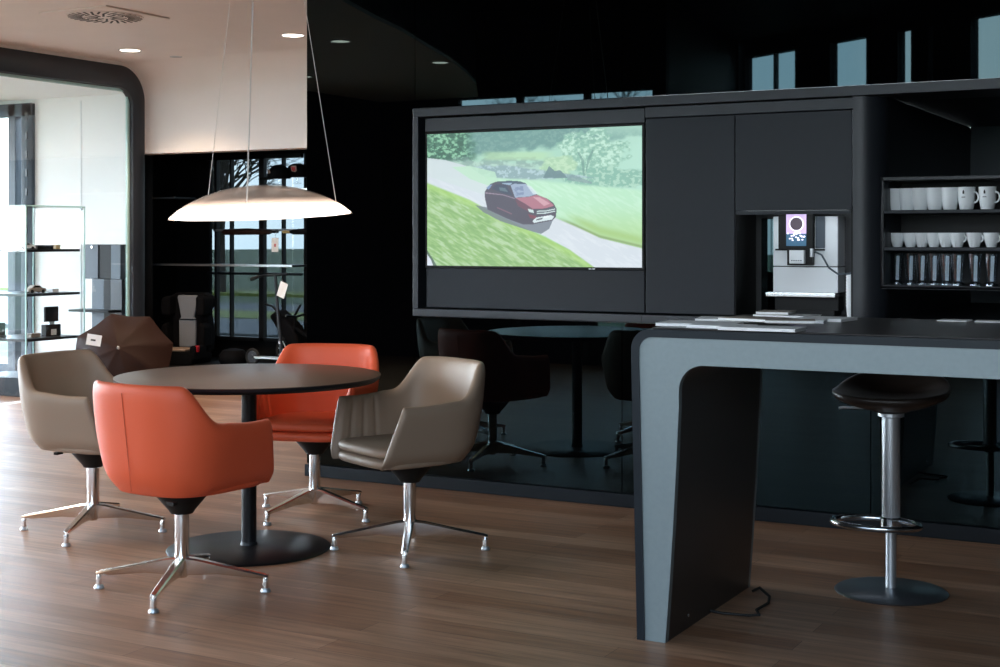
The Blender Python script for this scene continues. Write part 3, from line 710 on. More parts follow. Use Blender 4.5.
for ring, (r0, r1, nn) in enumerate(((.05, .145, 12), (.155, .25, 28))):
    for i in range(nn):
        a = 2*PI*i/nn; tw = .35; p0 = (r0*math.cos(a), r0*math.sin(a)); p1 = (r1*math.cos(a+tw*.5), r1*math.sin(a+tw*.5)); hw = .0075
        d = Vector((p1[0]-p0[0], p1[1]-p0[1])).normalized(); nx, ny = -d.y*hw, d.x*hw
        b.prism([(p0[0]+nx, p0[1]+ny), (p0[0]-nx, p0[1]-ny), (p1[0]-nx, p1[1]-ny), (p1[0]+nx, p1[1]+ny)], -.0205, -.0185, XY)
b.build('slots', 'black_plastic', t)
t = empty('ceiling_vent', (-9.9, 8.3, 2.66), 0, 'pale ceiling air vent in the glazed showroom', 'vent')
MB().box(-.3, .3, -.3, .3, -.012, 0).build('plate', 'white_paint', t, bevel=.003)
b = MB()
for i in range(20):
    a = 2*PI*i/20; p0 = (.1*math.cos(a), .1*math.sin(a)); p1 = (.24*math.cos(a+.2), .24*math.sin(a+.2)); d = Vector((p1[0]-p0[0], p1[1]-p0[1])).normalized(); nx, ny = -d.y*.006, d.x*.006
    b.prism([(p0[0]+nx, p0[1]+ny), (p0[0]-nx, p0[1]-ny), (p1[0]-nx, p1[1]-ny), (p1[0]+nx, p1[1]+ny)], -.0145, -.0125, XY)
b.build('slots', 'frame_grey', t)

# ================================================================== BAR TABLE
bar = empty('bar_table', (-.6, 4.32, 0), 0, 'high bar table with pale grey metal front and tapering side leg', 'table')
def B(o): o.parent = bar; o.matrix_parent_inverse = Matrix.Translation((.6, -4.32, 0)); return o
XR = .62
def arc(cx, cz, r, a0, a1, n=8): return [(cx+r*math.cos(math.radians(a0+(a1-a0)*i/n)), cz+r*math.sin(math.radians(a0+(a1-a0)*i/n))) for i in range(n+1)]
# outer dark skin: follows the outside, from left foot over the top to right foot
def mirror(P): return [(2*(-.605)-x, z) for x, z in reversed(P)]
outL = [(-1.835, 0.0), (-1.856, .93)]+arc(-1.790, .962, .066, 180, 90, 8)
midL = [(-1.808, 0.0), (-1.829, .93)]+arc(-1.785, .958, .044, 180, 90, 8)
innL = [(-1.737, 0.0), (-1.722, .20), (-1.709, .40), (-1.698, .60), (-1.690, .78)]+arc(-1.605, .830, .085, 176, 90, 10)
for i in range(len(innL)): pass
ol, ml, il = outL+mirror(outL), midL+mirror(midL), innL+mirror(innL)
B(MB().prism(ol+list(reversed(ml)), 4.312, 5.18, XZ).build('edge_skin', 'bar_edge', smooth=True))
B(MB().prism(ml+list(reversed(il)), 4.318, 4.345, XZ).build('front_panel', 'bar_metal', smooth=True))
B(MB().prism(ml+list(reversed(il)), 4.346, 5.155, XZ).build('body', 'bar_inner', smooth=True))
B(MB().prism(ml+list(reversed(il)), 5.155, 5.178, XZ).build('rear_panel', 'bar_metal', smooth=True))
B(MB().box(-1.785, .575, 4.318, 5.24, 1.0285, 1.034).build('worktop', 'bar_top', bevel=.002))
B(MB().lathe([(0, 0), (.006, 0), (.006, .004), (0, .004)], 12).build('screw', 'steel_shiny', loc=(0, 0, 0), rot=(0, PI/2, 0)))
for o in bpy.data.objects:
    if o.name == 'screw': o.location = (-1.742+.006, 4.52, .045)
# floor cable
cp = [(-1.70, 5.10, .004), (-1.66, 5.06, .03), (-1.60, 4.99, .02), (-1.585, 4.93, .012), (-1.60, 4.84, .006), (-1.57, 4.78, .006), (-1.60, 4.755, .006), (-1.69, 4.74, .006), (-1.735, 4.735, .01)]
tag(MB().tube(cp, .005, 8).build('power_cable', 'rubber', smooth=True), 'black power cable looping on the floor behind the bar table leg', 'cable')

# ================================================================== BAR STOOL
sx, sy = onz(891, 592)
st_ = empty('bar_stool', (sx, sy, 0), 0, 'bar stool with steel disc foot, column and dark seat under the bar table', 'stool')
MB().lathe([(0, 0), (.205, 0), (.208, .004), (.200, .010), (.05, .014), (.024, .018), (0, .018)], 72).build('foot_plate', mat('foot_steel', (.25, .265, .29), .36, .9), st_, smooth=True)
MB().lathe([(.0195, .015), (.0195, .30), (0, .30)], 28).build('lower_column', 'steel', st_, smooth=True)
MB().lathe([(.0, .275), (.030, .275), (.0335, .282), (.0335, .655), (.048, .66), (.048, .672), (0, .672)], 28).build('upper_column', 'steel', st_, smooth=True)
ov = [(-.045+.160*math.cos(a), -.05+.105*math.sin(a), .262) for a in [2*PI*i/36 for i in range(36)]]
b = MB().tube(ov, .012, 10, closed=True); b.lathe([(.034, .245), (.040, .25), (.040, .278), (.034, .283)], 24); b.build('footrest', 'steel_shiny', st_, smooth=True)
# seat: shallow shell with raised back
vs = []; fs = []; NR, NT = 9, 48
def seatpt(r, a):
    ca, sa = math.cos(a), math.sin(a); n = 2.6
    x = .215*r*math.copysign(abs(ca)**(2/n), ca); y = .195*r*math.copysign(abs(sa)**(2/n), sa)
    z = .735+.018*r**2*ca*ca+.010*r*r
    bk = max(0, sa)**1.3*smooth((r-.55)/.45); z += .085*bk; y += .01*bk
    return x, y, z
for i in range(NR+1):
    for j in range(NT): vs.append(seatpt(max(.001, i/NR), 2*PI*j/NT))
n0 = len(vs)
for i in range(NR+1):
    for j in range(NT):
        x, y, z = seatpt(max(.001, i/NR), 2*PI*j/NT); r = i/NR; vs.append((x*(.97), y*.97, z-.028-.03*(1-r**2)))
for b0, rev in ((0, 0), (n0, 1)):
    for i in range(NR):
        for j in range(NT):
            q = (b0+i*NT+j, b0+i*NT+(j+1) % NT, b0+(i+1)*NT+(j+1) % NT, b0+(i+1)*NT+j); fs.append(q)
for j in range(NT): fs.append((NR*NT+j, NR*NT+(j+1) % NT, n0+NR*NT+(j+1) % NT, n0+NR*NT+j))
MB().add(vs, fs).build('seat', 'dark_leather', st_, sub=1)
MB().lathe([(.046, .672), (.055, .675), (.11, .695), (.13, .705), (0, .705)], 28).build('seat_mount', 'black_plastic', st_, smooth=True)
MB().tube([(-.05, -.02, .690), (-.17, -.04, .688), (-.185, -.043, .684)], .005, 8).build('lever', 'steel', st_, smooth=True)

# ================================================================== BROCHURES ON THE BAR TABLE
BZ = 1.0342
br = [  # px,py centre, w, d, rot, level, material, label
    (700, 325.2, .26, .17, .10, 0, 'paper', 'white brochure at the left end of the fan on the bar table'),
    (722, 327.6, .20, .12, -.05, 0, 'paper', 'white brochure at the front of the bar table, left of the widest one'),
    (762, 330.0, .25, .13, .02, 0, 'paper', 'widest white brochure at the front edge of the bar table'),
    (735, 320.8, .26, .17, .22, 0, 'paper', 'white brochure at the rear left of the fan on the bar table'),
    (787, 317.4, .20, .15, -.15, 0, 'paper', 'white brochure at the far rear of the fan, under a beige one'),
    (776, 316.6, .12, .14, .1, 1, 'paper_beige', 'beige brochure lying on top at the rear of the fan'),
    (755, 323.6, .20, .15, -.2, 1, 'paper_beige', 'beige brochure in the middle of the fan on the bar table'),
    (797, 322.0, .20, .15, .15, 0, 'paper', 'white brochure near the right end of the fan'),
    (826, 320.6, .17, .16, -.1, 0, 'paper', 'white brochure at the right end of the fan on the bar table'),
    (790, 326.0, .16, .11, .3, 1, 'paper_beige', 'beige brochure lying on the widest white one'),
    (957, 320.4, .10, .10, 0, 0, 'paper', 'small white card on the bar table below the glasses'),
    (993, 321.4, .10, .10, .1, 0, 'paper', 'small white card on the bar table at the right picture edge'),
]
for i, (px, py, w_, d_, r_, lv, m_, lab) in enumerate(br):
    x, y = onz(px, py, BZ); y = min(y, 5.16)
    th = .010 if i < 10 else .003
    o = empty('brochure', (x, y, BZ+lv*.0105+(.0001*i)), r_, lab, 'brochure', 'brochures on the bar table')
    MB().box(-w_/2, w_/2, -d_/2, d_/2, .0012, th-.0012).build('pages', 'paper', o)
    MB().box(-w_/2-.001, w_/2+.002, -d_/2-.001, d_/2+.002, th-.0012, th).box(-w_/2-.001, w_/2+.002, -d_/2-.001, d_/2+.002, 0, .0012).build('cover', m_, o)

# ================================================================== COFFEE MACHINE
cm = empty('coffee_machine', (-1.94, 6.6, .958), 0, 'white automatic coffee machine with picture display in the wall niche', 'coffee machine')
def K(o): o.parent = cm; o.matrix_parent_inverse = Matrix.Translation((1.94, -6.6, -.958)); return o
K(MB().box(-2.099, -1.783, 6.60, 6.88, 1.195, 1.433).build('upper_body', 'machine_white', bevel=.004))
K(MB().box(-2.099, -1.783, 6.60, 6.88, 1.07, 1.191).build('lower_body', 'machine_white', bevel=.004))
K(MB().box(-2.095, -1.787, 6.62, 6.86, .985, 1.05).box(-2.095, -1.787, 6.61, 6.86, 1.19, 1.196).box(-2.08, -1.80, 6.60, 6.86, .9585, .985).build('base', 'black_plastic'))
K(MB().box(-2.118, -1.783, 6.545, 6.62, 1.050, 1.072).build('drip_tray', 'chrome', bevel=.002))
dp = MB().box(-2.062, -1.893, 6.565, 6.60, 1.275, 1.455).build('display', 'black_plastic', bevel=.003); K(dp)
def DP(o): o.parent = dp; return o
DP(MB().box(-2.022, -1.925, 6.562, 6.5655, 1.350, 1.452).build('picture', 'purple_picture'))
DP(MB().box(-2.022, -1.925, 6.562, 6.5655, 1.292, 1.350).build('picture', 'teal_picture'))
vs = [(-1.972+.036*math.cos(a), 1.397+.036*math.sin(a)) for a in [2*PI*i/32 for i in range(32)]]
v2 = [(-1.972+.030*math.cos(a), 1.397+.030*math.sin(a)) for a in [2*PI*i/32 for i in range(32)]]
DP(MB().prism(vs, 6.5605, 6.562, XZ).build('picture', 'picture_dots')); DP(MB().prism(v2, 6.5595, 6.5605, XZ).build('picture', 'bean_picture'))
b = MB(); rr = random.Random(3)
for i in range(26):
    x = -2.015+rr.random()*.082; z = 1.318+rr.random()*.04; b.prism([(x+.005*math.cos(a), z+.004*math.sin(a)) for a in [2*PI*k/7 for k in range(7)]], 6.5600, 6.562, XZ)
DP(b.build('picture', 'picture_dots'))
K(MB().box(-1.889, -1.845, 6.592, 6.60, 1.282, 1.433).build('side_strip', 'grey_paint'))
K(MB().box(-2.085, -1.845, 6.59, 6.60, 1.270, 1.278).build('ledge', 'black_plastic'))
K(MB().box(-2.018, -1.895, 6.56, 6.60, 1.200, 1.276).build('spout_surround', 'black_plastic', bevel=.003))
sp_ = MB().box(-2.000, -1.928, 6.535, 6.565, 1.208, 1.272).build('spout', 'white_gloss', bevel=.003); K(sp_)
b = MB()
for i in range(5): b.box(-1.990+i*.011, -1.983+i*.011, 6.5340, 6.5352, 1.221, 1.225)
o = b.build('lettering', 'grey_paint'); o.parent = sp_
K(MB().tube([(-1.905, 6.57, 1.262), (-1.88, 6.57, 1.262), (-1.85, 6.56, 1.25), (-1.81, 6.54, 1.19), (-1.76, 6.52, 1.160), (-1.70, 6.50, 1.165), (-1.677, 6.49, 1.185)], .0045, 8).build('hose', 'grey_paint', smooth=True))
K(MB().lathe([(.010, 0), (.010, .04), (0, .04)], 14, (-1.898, 6.565, 1.24)).build('hose_socket', 'steel', smooth=True))
# added fill strip hidden behind the niche header to brighten the machine
ls = K(MB().box(-2.20, -1.69, 6.444, 6.458, 1.451, 1.4572).build('light_strip', mat('led', (1, 1, 1), .5, emis=(.82, .93, 1), es=5)))
U(MB().box(-2.223, -1.675, 6.416, 6.430, 1.440, 1.4575).build('header_lip', 'unit_grey'))  # lip added to hide the fill strip from view
ls.parent = unit; ls.matrix_parent_inverse = Matrix.Translation((2.8, -VF, -.91))
# milk cooler beside the machine
tag(MB().box(-2.178, -2.108, 6.66, 6.88, .959, 1.425).build('milk_cooler', 'black_glass', bevel=.004), 'narrow glossy black cooler left of the white coffee machine', 'cooler')
# stack of paper cups at the right of the niche
for i in range(12):
    z = .959+i*.0135
    o = MB().lathe([(0, z), (.018, z), (.023, z+.056), (.0245, z+.057), (.0245, z+.060), (.022, z+.060), (.0175, z+.006), (0, z+.006)], 22, (0, 0, 0)).build('paper_cup', 'white_gloss', smooth=True, loc=(-1.703, 6.53, 0))
    tag(o, 'white paper cup, '+('topmost' if i == 11 else 'lowest' if i == 0 else 'in the middle')+' of the slim stack right of the coffee machine', 'cup', 'paper cups stacked beside the coffee machine')

# ================================================================== CUP SHELF
sh = empty('cup_shelf', (-1.0, 6.50, 1.10), 0, 'black open shelf box holding rows of cups and glasses', 'shelf')
def H(o): o.parent = sh; o.matrix_parent_inverse = Matrix.Translation((1.0, -6.50, -1.10)); return o
H(MB().box(-1.549, .4, 6.46, 6.78, 1.590, 1.606).box(-1.549, .4, 6.46, 6.78, 1.100, 1.116).box(-1.549, -1.537, 6.46, 6.78, 1.1, 1.606).box(.39, .4, 6.46, 6.78, 1.1, 1.606).build('carcass', 'unit_dark', bevel=.002))
H(MB().box(-1.537, .39, 6.775, 6.785, 1.10, 1.60).build('back_panel', 'black_plastic'))
H(MB().box(-1.537, .39, 6.465, 6.775, 1.440, 1.456).build('shelf_board', 'unit_grey', bevel=.002))
H(MB().box(-1.537, .39, 6.465, 6.775, 1.272, 1.288).build('shelf_board', 'unit_grey', bevel=.002))
def lathe_cup(prof, n=28): return MB().lathe(prof, n)
def mug(kind, marked):
    if kind == 'tall':
        t = empty('mug', cat='mug'); MB().lathe([(0, 0), (.028, 0), (.031, .004), (.037, .04), (.040, .099), (.0385, .101), (.0365, .098), (.034, .04), (.028, .008), (0, .007)], 30).build('bowl', 'white_gloss', t, smooth=True); hz, hr, R0 = .055, .024, .037
    else:
        t = empty('espresso_cup', cat='cup'); MB().lathe([(0, 0), (.021, 0), (.024, .004), (.034, .036), (.0385, .064), (.037, .065), (.035, .062), (.031, .036), (.020, .007), (0, .006)], 30).build('bowl', 'white_gloss', t, smooth=True); hz, hr, R0 = .040, .015, .030
    return t, hz, hr, R0
def cuprow(kind, pxs, z, labels, group, hidden):
    for i, px in enumerate(pxs):
        t, hz, hr, R0 = mug(kind, False); yy = 6.54+.010*max(0, hidden-i); x = onv(px, 200, yy)[0]; t.location = (x, yy, z); t.scale = (.93, .93, 1) if kind == 'low' else (.97, .97, 1)
        ang = .05 if i >= hidden else 1.3
        pts = [(R0+hr*.9*math.cos(a)*(1 if math.cos(a) > 0 else .5), 0, hz+hr*math.sin(a)) for a in [math.radians(-100+200*k/10) for k in range(11)]]
        h = MB().tube(pts, .0042, 8).build('handle', 'white_gloss', t, smooth=True, rot=(0, 0, ang-.35 if i >= hidden else ang))
        if i >= hidden:
            b = MB(); r = .0385 if kind == 'tall' else .0335; zc = .066 if kind == 'tall' else .044; s_ = 1 if kind == 'tall' else .6
            def pt(a, dz, rr): A_ = -PI/2-.18+a; return (rr*math.cos(A_), rr*math.sin(A_), zc+dz)
            def patch_(a0, a1, d0, d1):
                vs = [pt(a0, d0, r+.0008), pt(a1, d0, r+.0008), pt(a1, d1, r+.0012), pt(a0, d1, r+.0012), pt(a0, d0, r-.004), pt(a1, d0, r-.004), pt(a1, d1, r-.004), pt(a0, d1, r-.004)]
                b.add(vs, [(0, 1, 2, 3), (4, 7, 6, 5), (0, 4, 5, 1), (1, 5, 6, 2), (2, 6, 7, 3), (3, 7, 4, 0)])
            if kind == 'tall': patch_(-.10, .10, .004, .016); patch_(-.06, .06, .016, .021); patch_(-.22, .22, -.012, -.009)
            else: patch_(-.18, .18, -.002, .002)
            b.build('print', 'seam_line', t)
        tag(t, labels[i], t['category'], group)
ords = ['first', 'second', 'third', 'fourth', 'fifth', 'sixth', 'seventh', 'eighth']
cuprow('tall', [896.5, 907, 920.5, 935, 950, 966.5, 987.5], 1.4562,
       [f'tall white mug on the top shelf, {o} from the left' for o in ords[:5]]+['tall white mug with small grey print, left of the two printed ones', 'tall white mug with small grey print at the right picture edge'], 'tall white mugs on the top shelf', 5)
cuprow('low', [897.5, 910.5, 922, 934, 946, 957.5, 974.5, 991.5], 1.2882, [f'small white coffee cup on the middle shelf, {o} from the left' for o in ords], 'small white cups on the middle shelf', 5)
for i, px in enumerate([897, 910.5, 922, 934, 946.5, 958, 975, 991.5]):
    yy = 6.54+.010*max(0, 5-i); x = onv(px, 265, yy)[0]
    t = empty('latte_glass', (x, yy, 1.1165), 0, f'tall clear latte glass with white stick inside on the bottom shelf, {ords[i]} from the left', 'glass', 'latte glasses on the bottom shelf'); t.scale = (.92, .92, 1)
    MB().lathe([(0, 0), (.030, 0), (.031, .008), (.022, .018), (.025, .05), (.035, .143), (.0335, .143), (.0235, .05), (.020, .020), (0, .018)], 26).build('bowl', 'tumbler_glass', t, smooth=True)
    MB().lathe([(0, 0), (.029, 0), (.029, .006), (.012, .013), (0, .014)], 26).build('glass_foot', 'steel_shiny', t, smooth=True, loc=(0, 0, .0005))
    MB().box(-.007, .009, -.003, .003, .020, .132).build('sugar_stick', 'white_gloss', t, rot=(0, .03, 0), bevel=.002)  # white strip imitates the reflection inside the glass

# ================================================================== UMBRELLA
ux, uy = cam2w(-3.15, 11.75)
um = empty('umbrella', (ux, uy, 0), 0, 'open dark brown umbrella lying on its side on the floor behind the chairs', 'umbrella')
q = (Vector((-math.sin(TH+math.pi)*1.0, math.cos(TH+math.pi), .50))+Vector((.10, .02, .08))).normalized().to_track_quat('Z', 'Y')
q = q @ Matrix.Rotation(.30, 4, 'Z').to_quaternion()
def UM(o): o.location = (0, 0, .335); o.rotation_mode = 'QUATERNION'; o.rotation_quaternion = q; return o
RU = .43; NRU = 8; vs = []; fs = []; rings = 9; seg = 8; NT = NRU*seg
def up_(r, a, dz=0):
    k = (a/(2*PI/NRU)) % 1; kk = 1-.085*math.sin(PI*k)*r; sag = .030*math.sin(PI*k)*r
    z = .19*(1-r**1.7)-sag*.6; return RU*r*kk*math.cos(a), RU*r*kk*math.sin(a), z+dz
for s_, dz in ((0, 0), (1, -.003)):
    for i in range(rings+1):
        for j in range(NT): vs.append(up_(max(i/rings, .001), 2*PI*j/NT, dz))
n0 = (rings+1)*NT
for b0 in (0, n0):
    for i in range(rings):
        for j in range(NT): fs.append((b0+i*NT+j, b0+i*NT+(j+1) % NT, b0+(i+1)*NT+(j+1) % NT, b0+(i+1)*NT+j))
for j in range(NT): fs.append((rings*NT+j, rings*NT+(j+1) % NT, n0+rings*NT+(j+1) % NT, n0+rings*NT+j))
can = UM(MB().add(vs, fs).build('canopy', 'umbrella_brown', um, smooth=True))
for k in range(NRU):
    a = 2*PI*k/NRU
    UM(MB().tube([up_(r, a, -.006) for r in (.02, .2, .4, .6, .8, 1.0)], .003, 6).build('rib', 'black_metal', um))
UM(MB().tube([(0, 0, .19), (0, 0, -.42)], .006, 8).build('shaft', 'black_metal', um, smooth=True))
UM(MB().tube([(0, 0, -.42), (0, 0, -.5)], .013, 10).build('handle', 'black_plastic', um, smooth=True))
UM(MB().lathe([(.012, .185), (.011, .205), (.006, .222), (0, .224)], 14).build('ferrule', 'white_gloss', um, smooth=True))
UM(MB().box(-.06, .06, -.045, .045, 0, .002).build('price_tag', 'paper', um))
for o in kids(um):
    if o.name.startswith('price_tag') and o.parent == um:
        o.rotation_mode = 'XYZ'; o.rotation_euler = (PI/2-.1, .15, TH); xx, yy = cam2w(-.165, -.24); o.location = (xx, yy, .50)
        MB().box(-.025, .015, -.008, .006, .002, .0026).build('print', 'seam_line', o)

# ================================================================== DISPLAY CASE (glass vitrine) with goods
vc = empty('display_case', (-9.15+.0, 8.57, 0), 0, 'tall glass display case with dark shelves behind the left opening', 'display case')
def V(o): o.parent = vc; o.matrix_parent_inverse = Matrix.Translation((9.15, -8.57, 0)); return o
a0, a1, c0, c1_ = -9.75, -9.12, 8.45, 9.12
V(MB().box(a0, a1, c0, c1_, 0, .16).build('plinth', 'skirting', bevel=.004))
g = MB()
g.box(a0, a1, c0, c0+.008, .16, 1.60).box(a0, a1, c1_-.008, c1_, .16, 1.60).box(a1-.008, a1, c0+.008, c1_-.008, .16, 1.60).box(a0, a0+.008, c0+.008, c1_-.008, .16, 1.60).box(a0, a1, c0, c1_, 1.60, 1.608)
V(g.build('glass_panel', 'clear_glass'))
e = MB()
for x in (a0, a1-.008):
    for y in (c0, c1_-.008): e.box(x-.001, x+.009, y-.001, y+.009, .16, 1.609)
e.box(a1-.008, a1+.001, c0, c1_, 1.600, 1.610).box(a0, a1, c0-.001, c0+.007, 1.600, 1.610).box(a0, a0+.008, c0, c1_, 1.600, 1.610).box(a0, a1, c1_-.008, c1_, 1.600, 1.610)
V(e.build('glass_edge', 'green_glass_edge'))
for z in (1.215, .84, .46): V(MB().box(a0+.015, a1-.03, c0+.03, c1_-.03, z, z+.022).build('shelf_board', 'unit_dark', bevel=.002))
for y in (c1_-.03,): V(MB().box(a1-.03, a1-.012, y, y+.015, 1.575, 1.598).build('clamp', 'steel_shiny'))
def model_car(x, y, z, rz, m, label, s=1.0):
    t = empty('model_car', (x, y, z), rz, label, 'model car', 'goods in the glass display case'); t.scale = (s, s, s)
    P = [(-.075, .012), (-.07, .035), (-.045, .040), (-.025, .058), (.02, .058), (.04, .040), (.07, .034), (.077, .014), (.075, .010), (-.075, .010)]
    MB().prism(P, -.03, .03, XZ).build('body', m, t, bevel=.004); MB().prism([(-.038, .041), (-.022, .054), (.017, .054), (.032, .041)], -.031, .031, XZ).build('windows', 'black_glass', t)
    for sx_ in (-.045, .048):
        for sy_ in (-.027, .027): MB().lathe([(0, -.006), (.013, -.006), (.013, .006), (0, .006)], 16).build('wheel', 'rubber', t, loc=(sx_, sy_, .013), rot=(PI/2, 0, 0))
def gift(name, x, y, z, w_, d_, h, m, label, cat='box'):
    o = empty(name, (x, y, z), 0, label, cat, 'goods in the glass display case')
    MB().box(-w_/2, w_/2, -d_/2, d_/2, 0, h*.72).build('base', m, o, bevel=.003); MB().box(-w_/2-.002, w_/2+.002, -d_/2-.002, d_/2+.002, h*.72+.0005, h).build('lid', m, o, bevel=.003)
zt = 1.2372
model_car(-9.3, 8.62, zt, 1.2, 'paper', 'pale model car at the left of the upper shelf in the display case', .95)
gift('gift_box', -9.3, 8.80, zt, .08, .18, .035, 'black_plastic', 'flat black box on the upper shelf of the display case')
gift('gift_box', -9.3, 8.96, zt, .05, .05, .04, 'gold', 'small gold box at the right of the upper shelf in the display case')
zt = .8622
model_car(-9.3, 8.72, zt, 1.4, 'paper_beige', 'beige model car with white blooms on the middle shelf of the display case', 1.15)
gift('gift_box', -9.3, 8.93, zt, .05, .07, .03, 'paper', 'small white box at the right of the middle shelf in the display case')
zt = .4822
t = empty('frame_stand', (-9.3, 8.90, zt), 0, 'black picture frame standing open on a black box in the display case', 'display stand', 'goods in the glass display case')
MB().box(-.03, .03, -.085, .085, 0, .10).build('box_base', 'black_plastic', t, bevel=.003); MB().box(-.01, .01, -.03, .03, .10, .125).build('bracket', 'steel', t)
MB().box(-.012, .012, -.075, .075, .125, .255).build('panel', 'black_plastic', t, bevel=.003); MB().box(.031, .033, -.03, .03, .01, .06).build('card', 'paper', t)
gift('gift_box', -9.3, 8.70, zt, .06, .10, .035, 'paper_beige', 'low beige box on the bottom shelf of the display case')
t = empty('frame_stand', (-9.55, 8.53, zt), .4, 'dark open frame leaning at the left of the bottom shelf in the display case', 'display stand', 'goods in the glass display case')
MB().box(-.07, .07, -.03, .03, 0, .02).build('box_base', 'black_plastic', t); MB().box(-.065, .065, .0, .012, 0.01, .13).build('panel', 'black_plastic', t, rot=(.25, 0, .5))
# wall display on the showroom back wall
wd_ = empty('display_stand', (-9.35, 9.66, .46), 0, 'blue-grey and black panelled display stand against the white showroom wall', 'display stand')
def W(o): o.parent = wd_; o.matrix_parent_inverse = Matrix.Translation((9.35, -9.66, -.46)); return o
pa, pb, pc, pd = onv(86, 245, 9.62)[0], onv(122, 245, 9.62)[0], onv(95, 245, 9.62)[0], onv(121, 245, 9.62)[0]
ph = (pb-pa)
W(MB().box(pa, pa+ph*.38, 9.60, 9.69, .96, 1.27).box(pa+ph*.74, pb, 9.60, 9.69, .96, 1.27).build('side_panel', 'grey_paint', bevel=.003))
W(MB().box(pa+ph*.38, pa+ph*.74, 9.61, 9.69, .96, 1.27).box(pa, pb, 9.61, 9.69, 1.265, 1.275).build('centre_panel', 'black_plastic', bevel=.003))
W(MB().box(pc-.03, pc+.12, 9.61, 9.69, .0, .958).build('lower_panel', 'grey_paint', bevel=.003))
W(MB().box(pc+.12, pc+.20, 9.61, 9.69, .0, .958).build('lower_post', 'black_plastic', bevel=.003))
W(MB().box(pc+.20, pd+.02, 9.61, 9.69, .0, .958).build('lower_panel', 'frame_grey', bevel=.003))
W(MB().box(pa-.05, pb, 9.45, 9.69, .66, .68).build('shelf_board', 'black_plastic', bevel=.002))
W(MB().lathe([(0, 0), (.012, 0), (.012, .01), (0, .01)], 14).build('knob', 'steel_shiny', loc=(pa+.10, 9.60, 1.25), rot=(PI/2, 0, 0)))

BEFORE = set(bpy.data.objects)
# ================================================================== RECESS: shelves, caps, car seat, scooters
def shelf(x0, x1, z, label, y0=11.95, y1=12.3, brk=True, th=.02):
    t = empty('wall_shelf', ((x0+x1)/2, y1, z), 0, label, 'shelf'); h = (x1-x0)/2
    MB().box(-h, h, y0-y1, 0, 0, th).build('board', 'unit_frame', t, bevel=.002); MB().box(-h, h, y0-y1-.004, y0-y1, 0, th).build('front_edge', 'steel', t); return t
shelf(-10.95, -10.60, 1.77, 'short dark wall shelf at the upper left of the black recess')
shelf(-10.95, -9.0, 1.03, 'long dark wall shelf across the middle of the black recess')
shelf(-9.22, -8.3, 1.835, 'wall shelf under the two black caps in the recess')
# hanging rail with goods
t = empty('hanging_rail', (-9.5, 12.1, 1.42), 0, 'dark rail of folded umbrellas and straps across the recess window', 'rail')
MB().tube([(-.65, 0, 0), (.75, 0, 0)], .012, 8).build('rod', 'steel', t, smooth=True)
t = empty('folded_umbrella', (-9.68, 12.05, 1.40), 0, 'dark brown folded umbrella lying along the rail in the recess', 'umbrella')
MB().tube([(-.34, 0, 0), (-.3, 0, 0), (0, 0, .005), (.3, 0, 0), (.34, 0, 0)], [.012, .032, .036, .028, .012], 12).build('cover', 'umbrella_brown', t, smooth=True)
MB().tube([(.34, 0, 0), (.42, 0, 0)], .013, 8).build('handle', 'black_plastic', t, smooth=True)
t = empty('folded_umbrella', (-8.92, 12.10, 1.40), 0, 'black folded umbrella with gold tip lying along the rail in the recess', 'umbrella')
MB().tube([(-.22, 0, 0), (-.18, 0, 0), (0, 0, .005), (.22, 0, 0)], [.014, .028, .034, .02], 12).build('cover', 'fabric_black', t, smooth=True)
MB().tube([(-.31, 0, 0), (-.22, 0, 0)], .018, 8).build('tip', 'gold', t, smooth=True)
xa, za = onv(275, 245, 11.98)
t = tag(MB().box(-.045, .045, -.001, .001, -.075, .075).build('price_tag', 'paper', loc=(xa, 11.98, za)), 'white price tag hanging from the rail in the recess', 'tag')
MB().box(-.01, .012, -.0018, -.001, -.02, .012).build('print', 'red', t)
MB().tube([(0, 0, .075), (0, .02, .14)], .002, 5).build('string', 'cord', t)
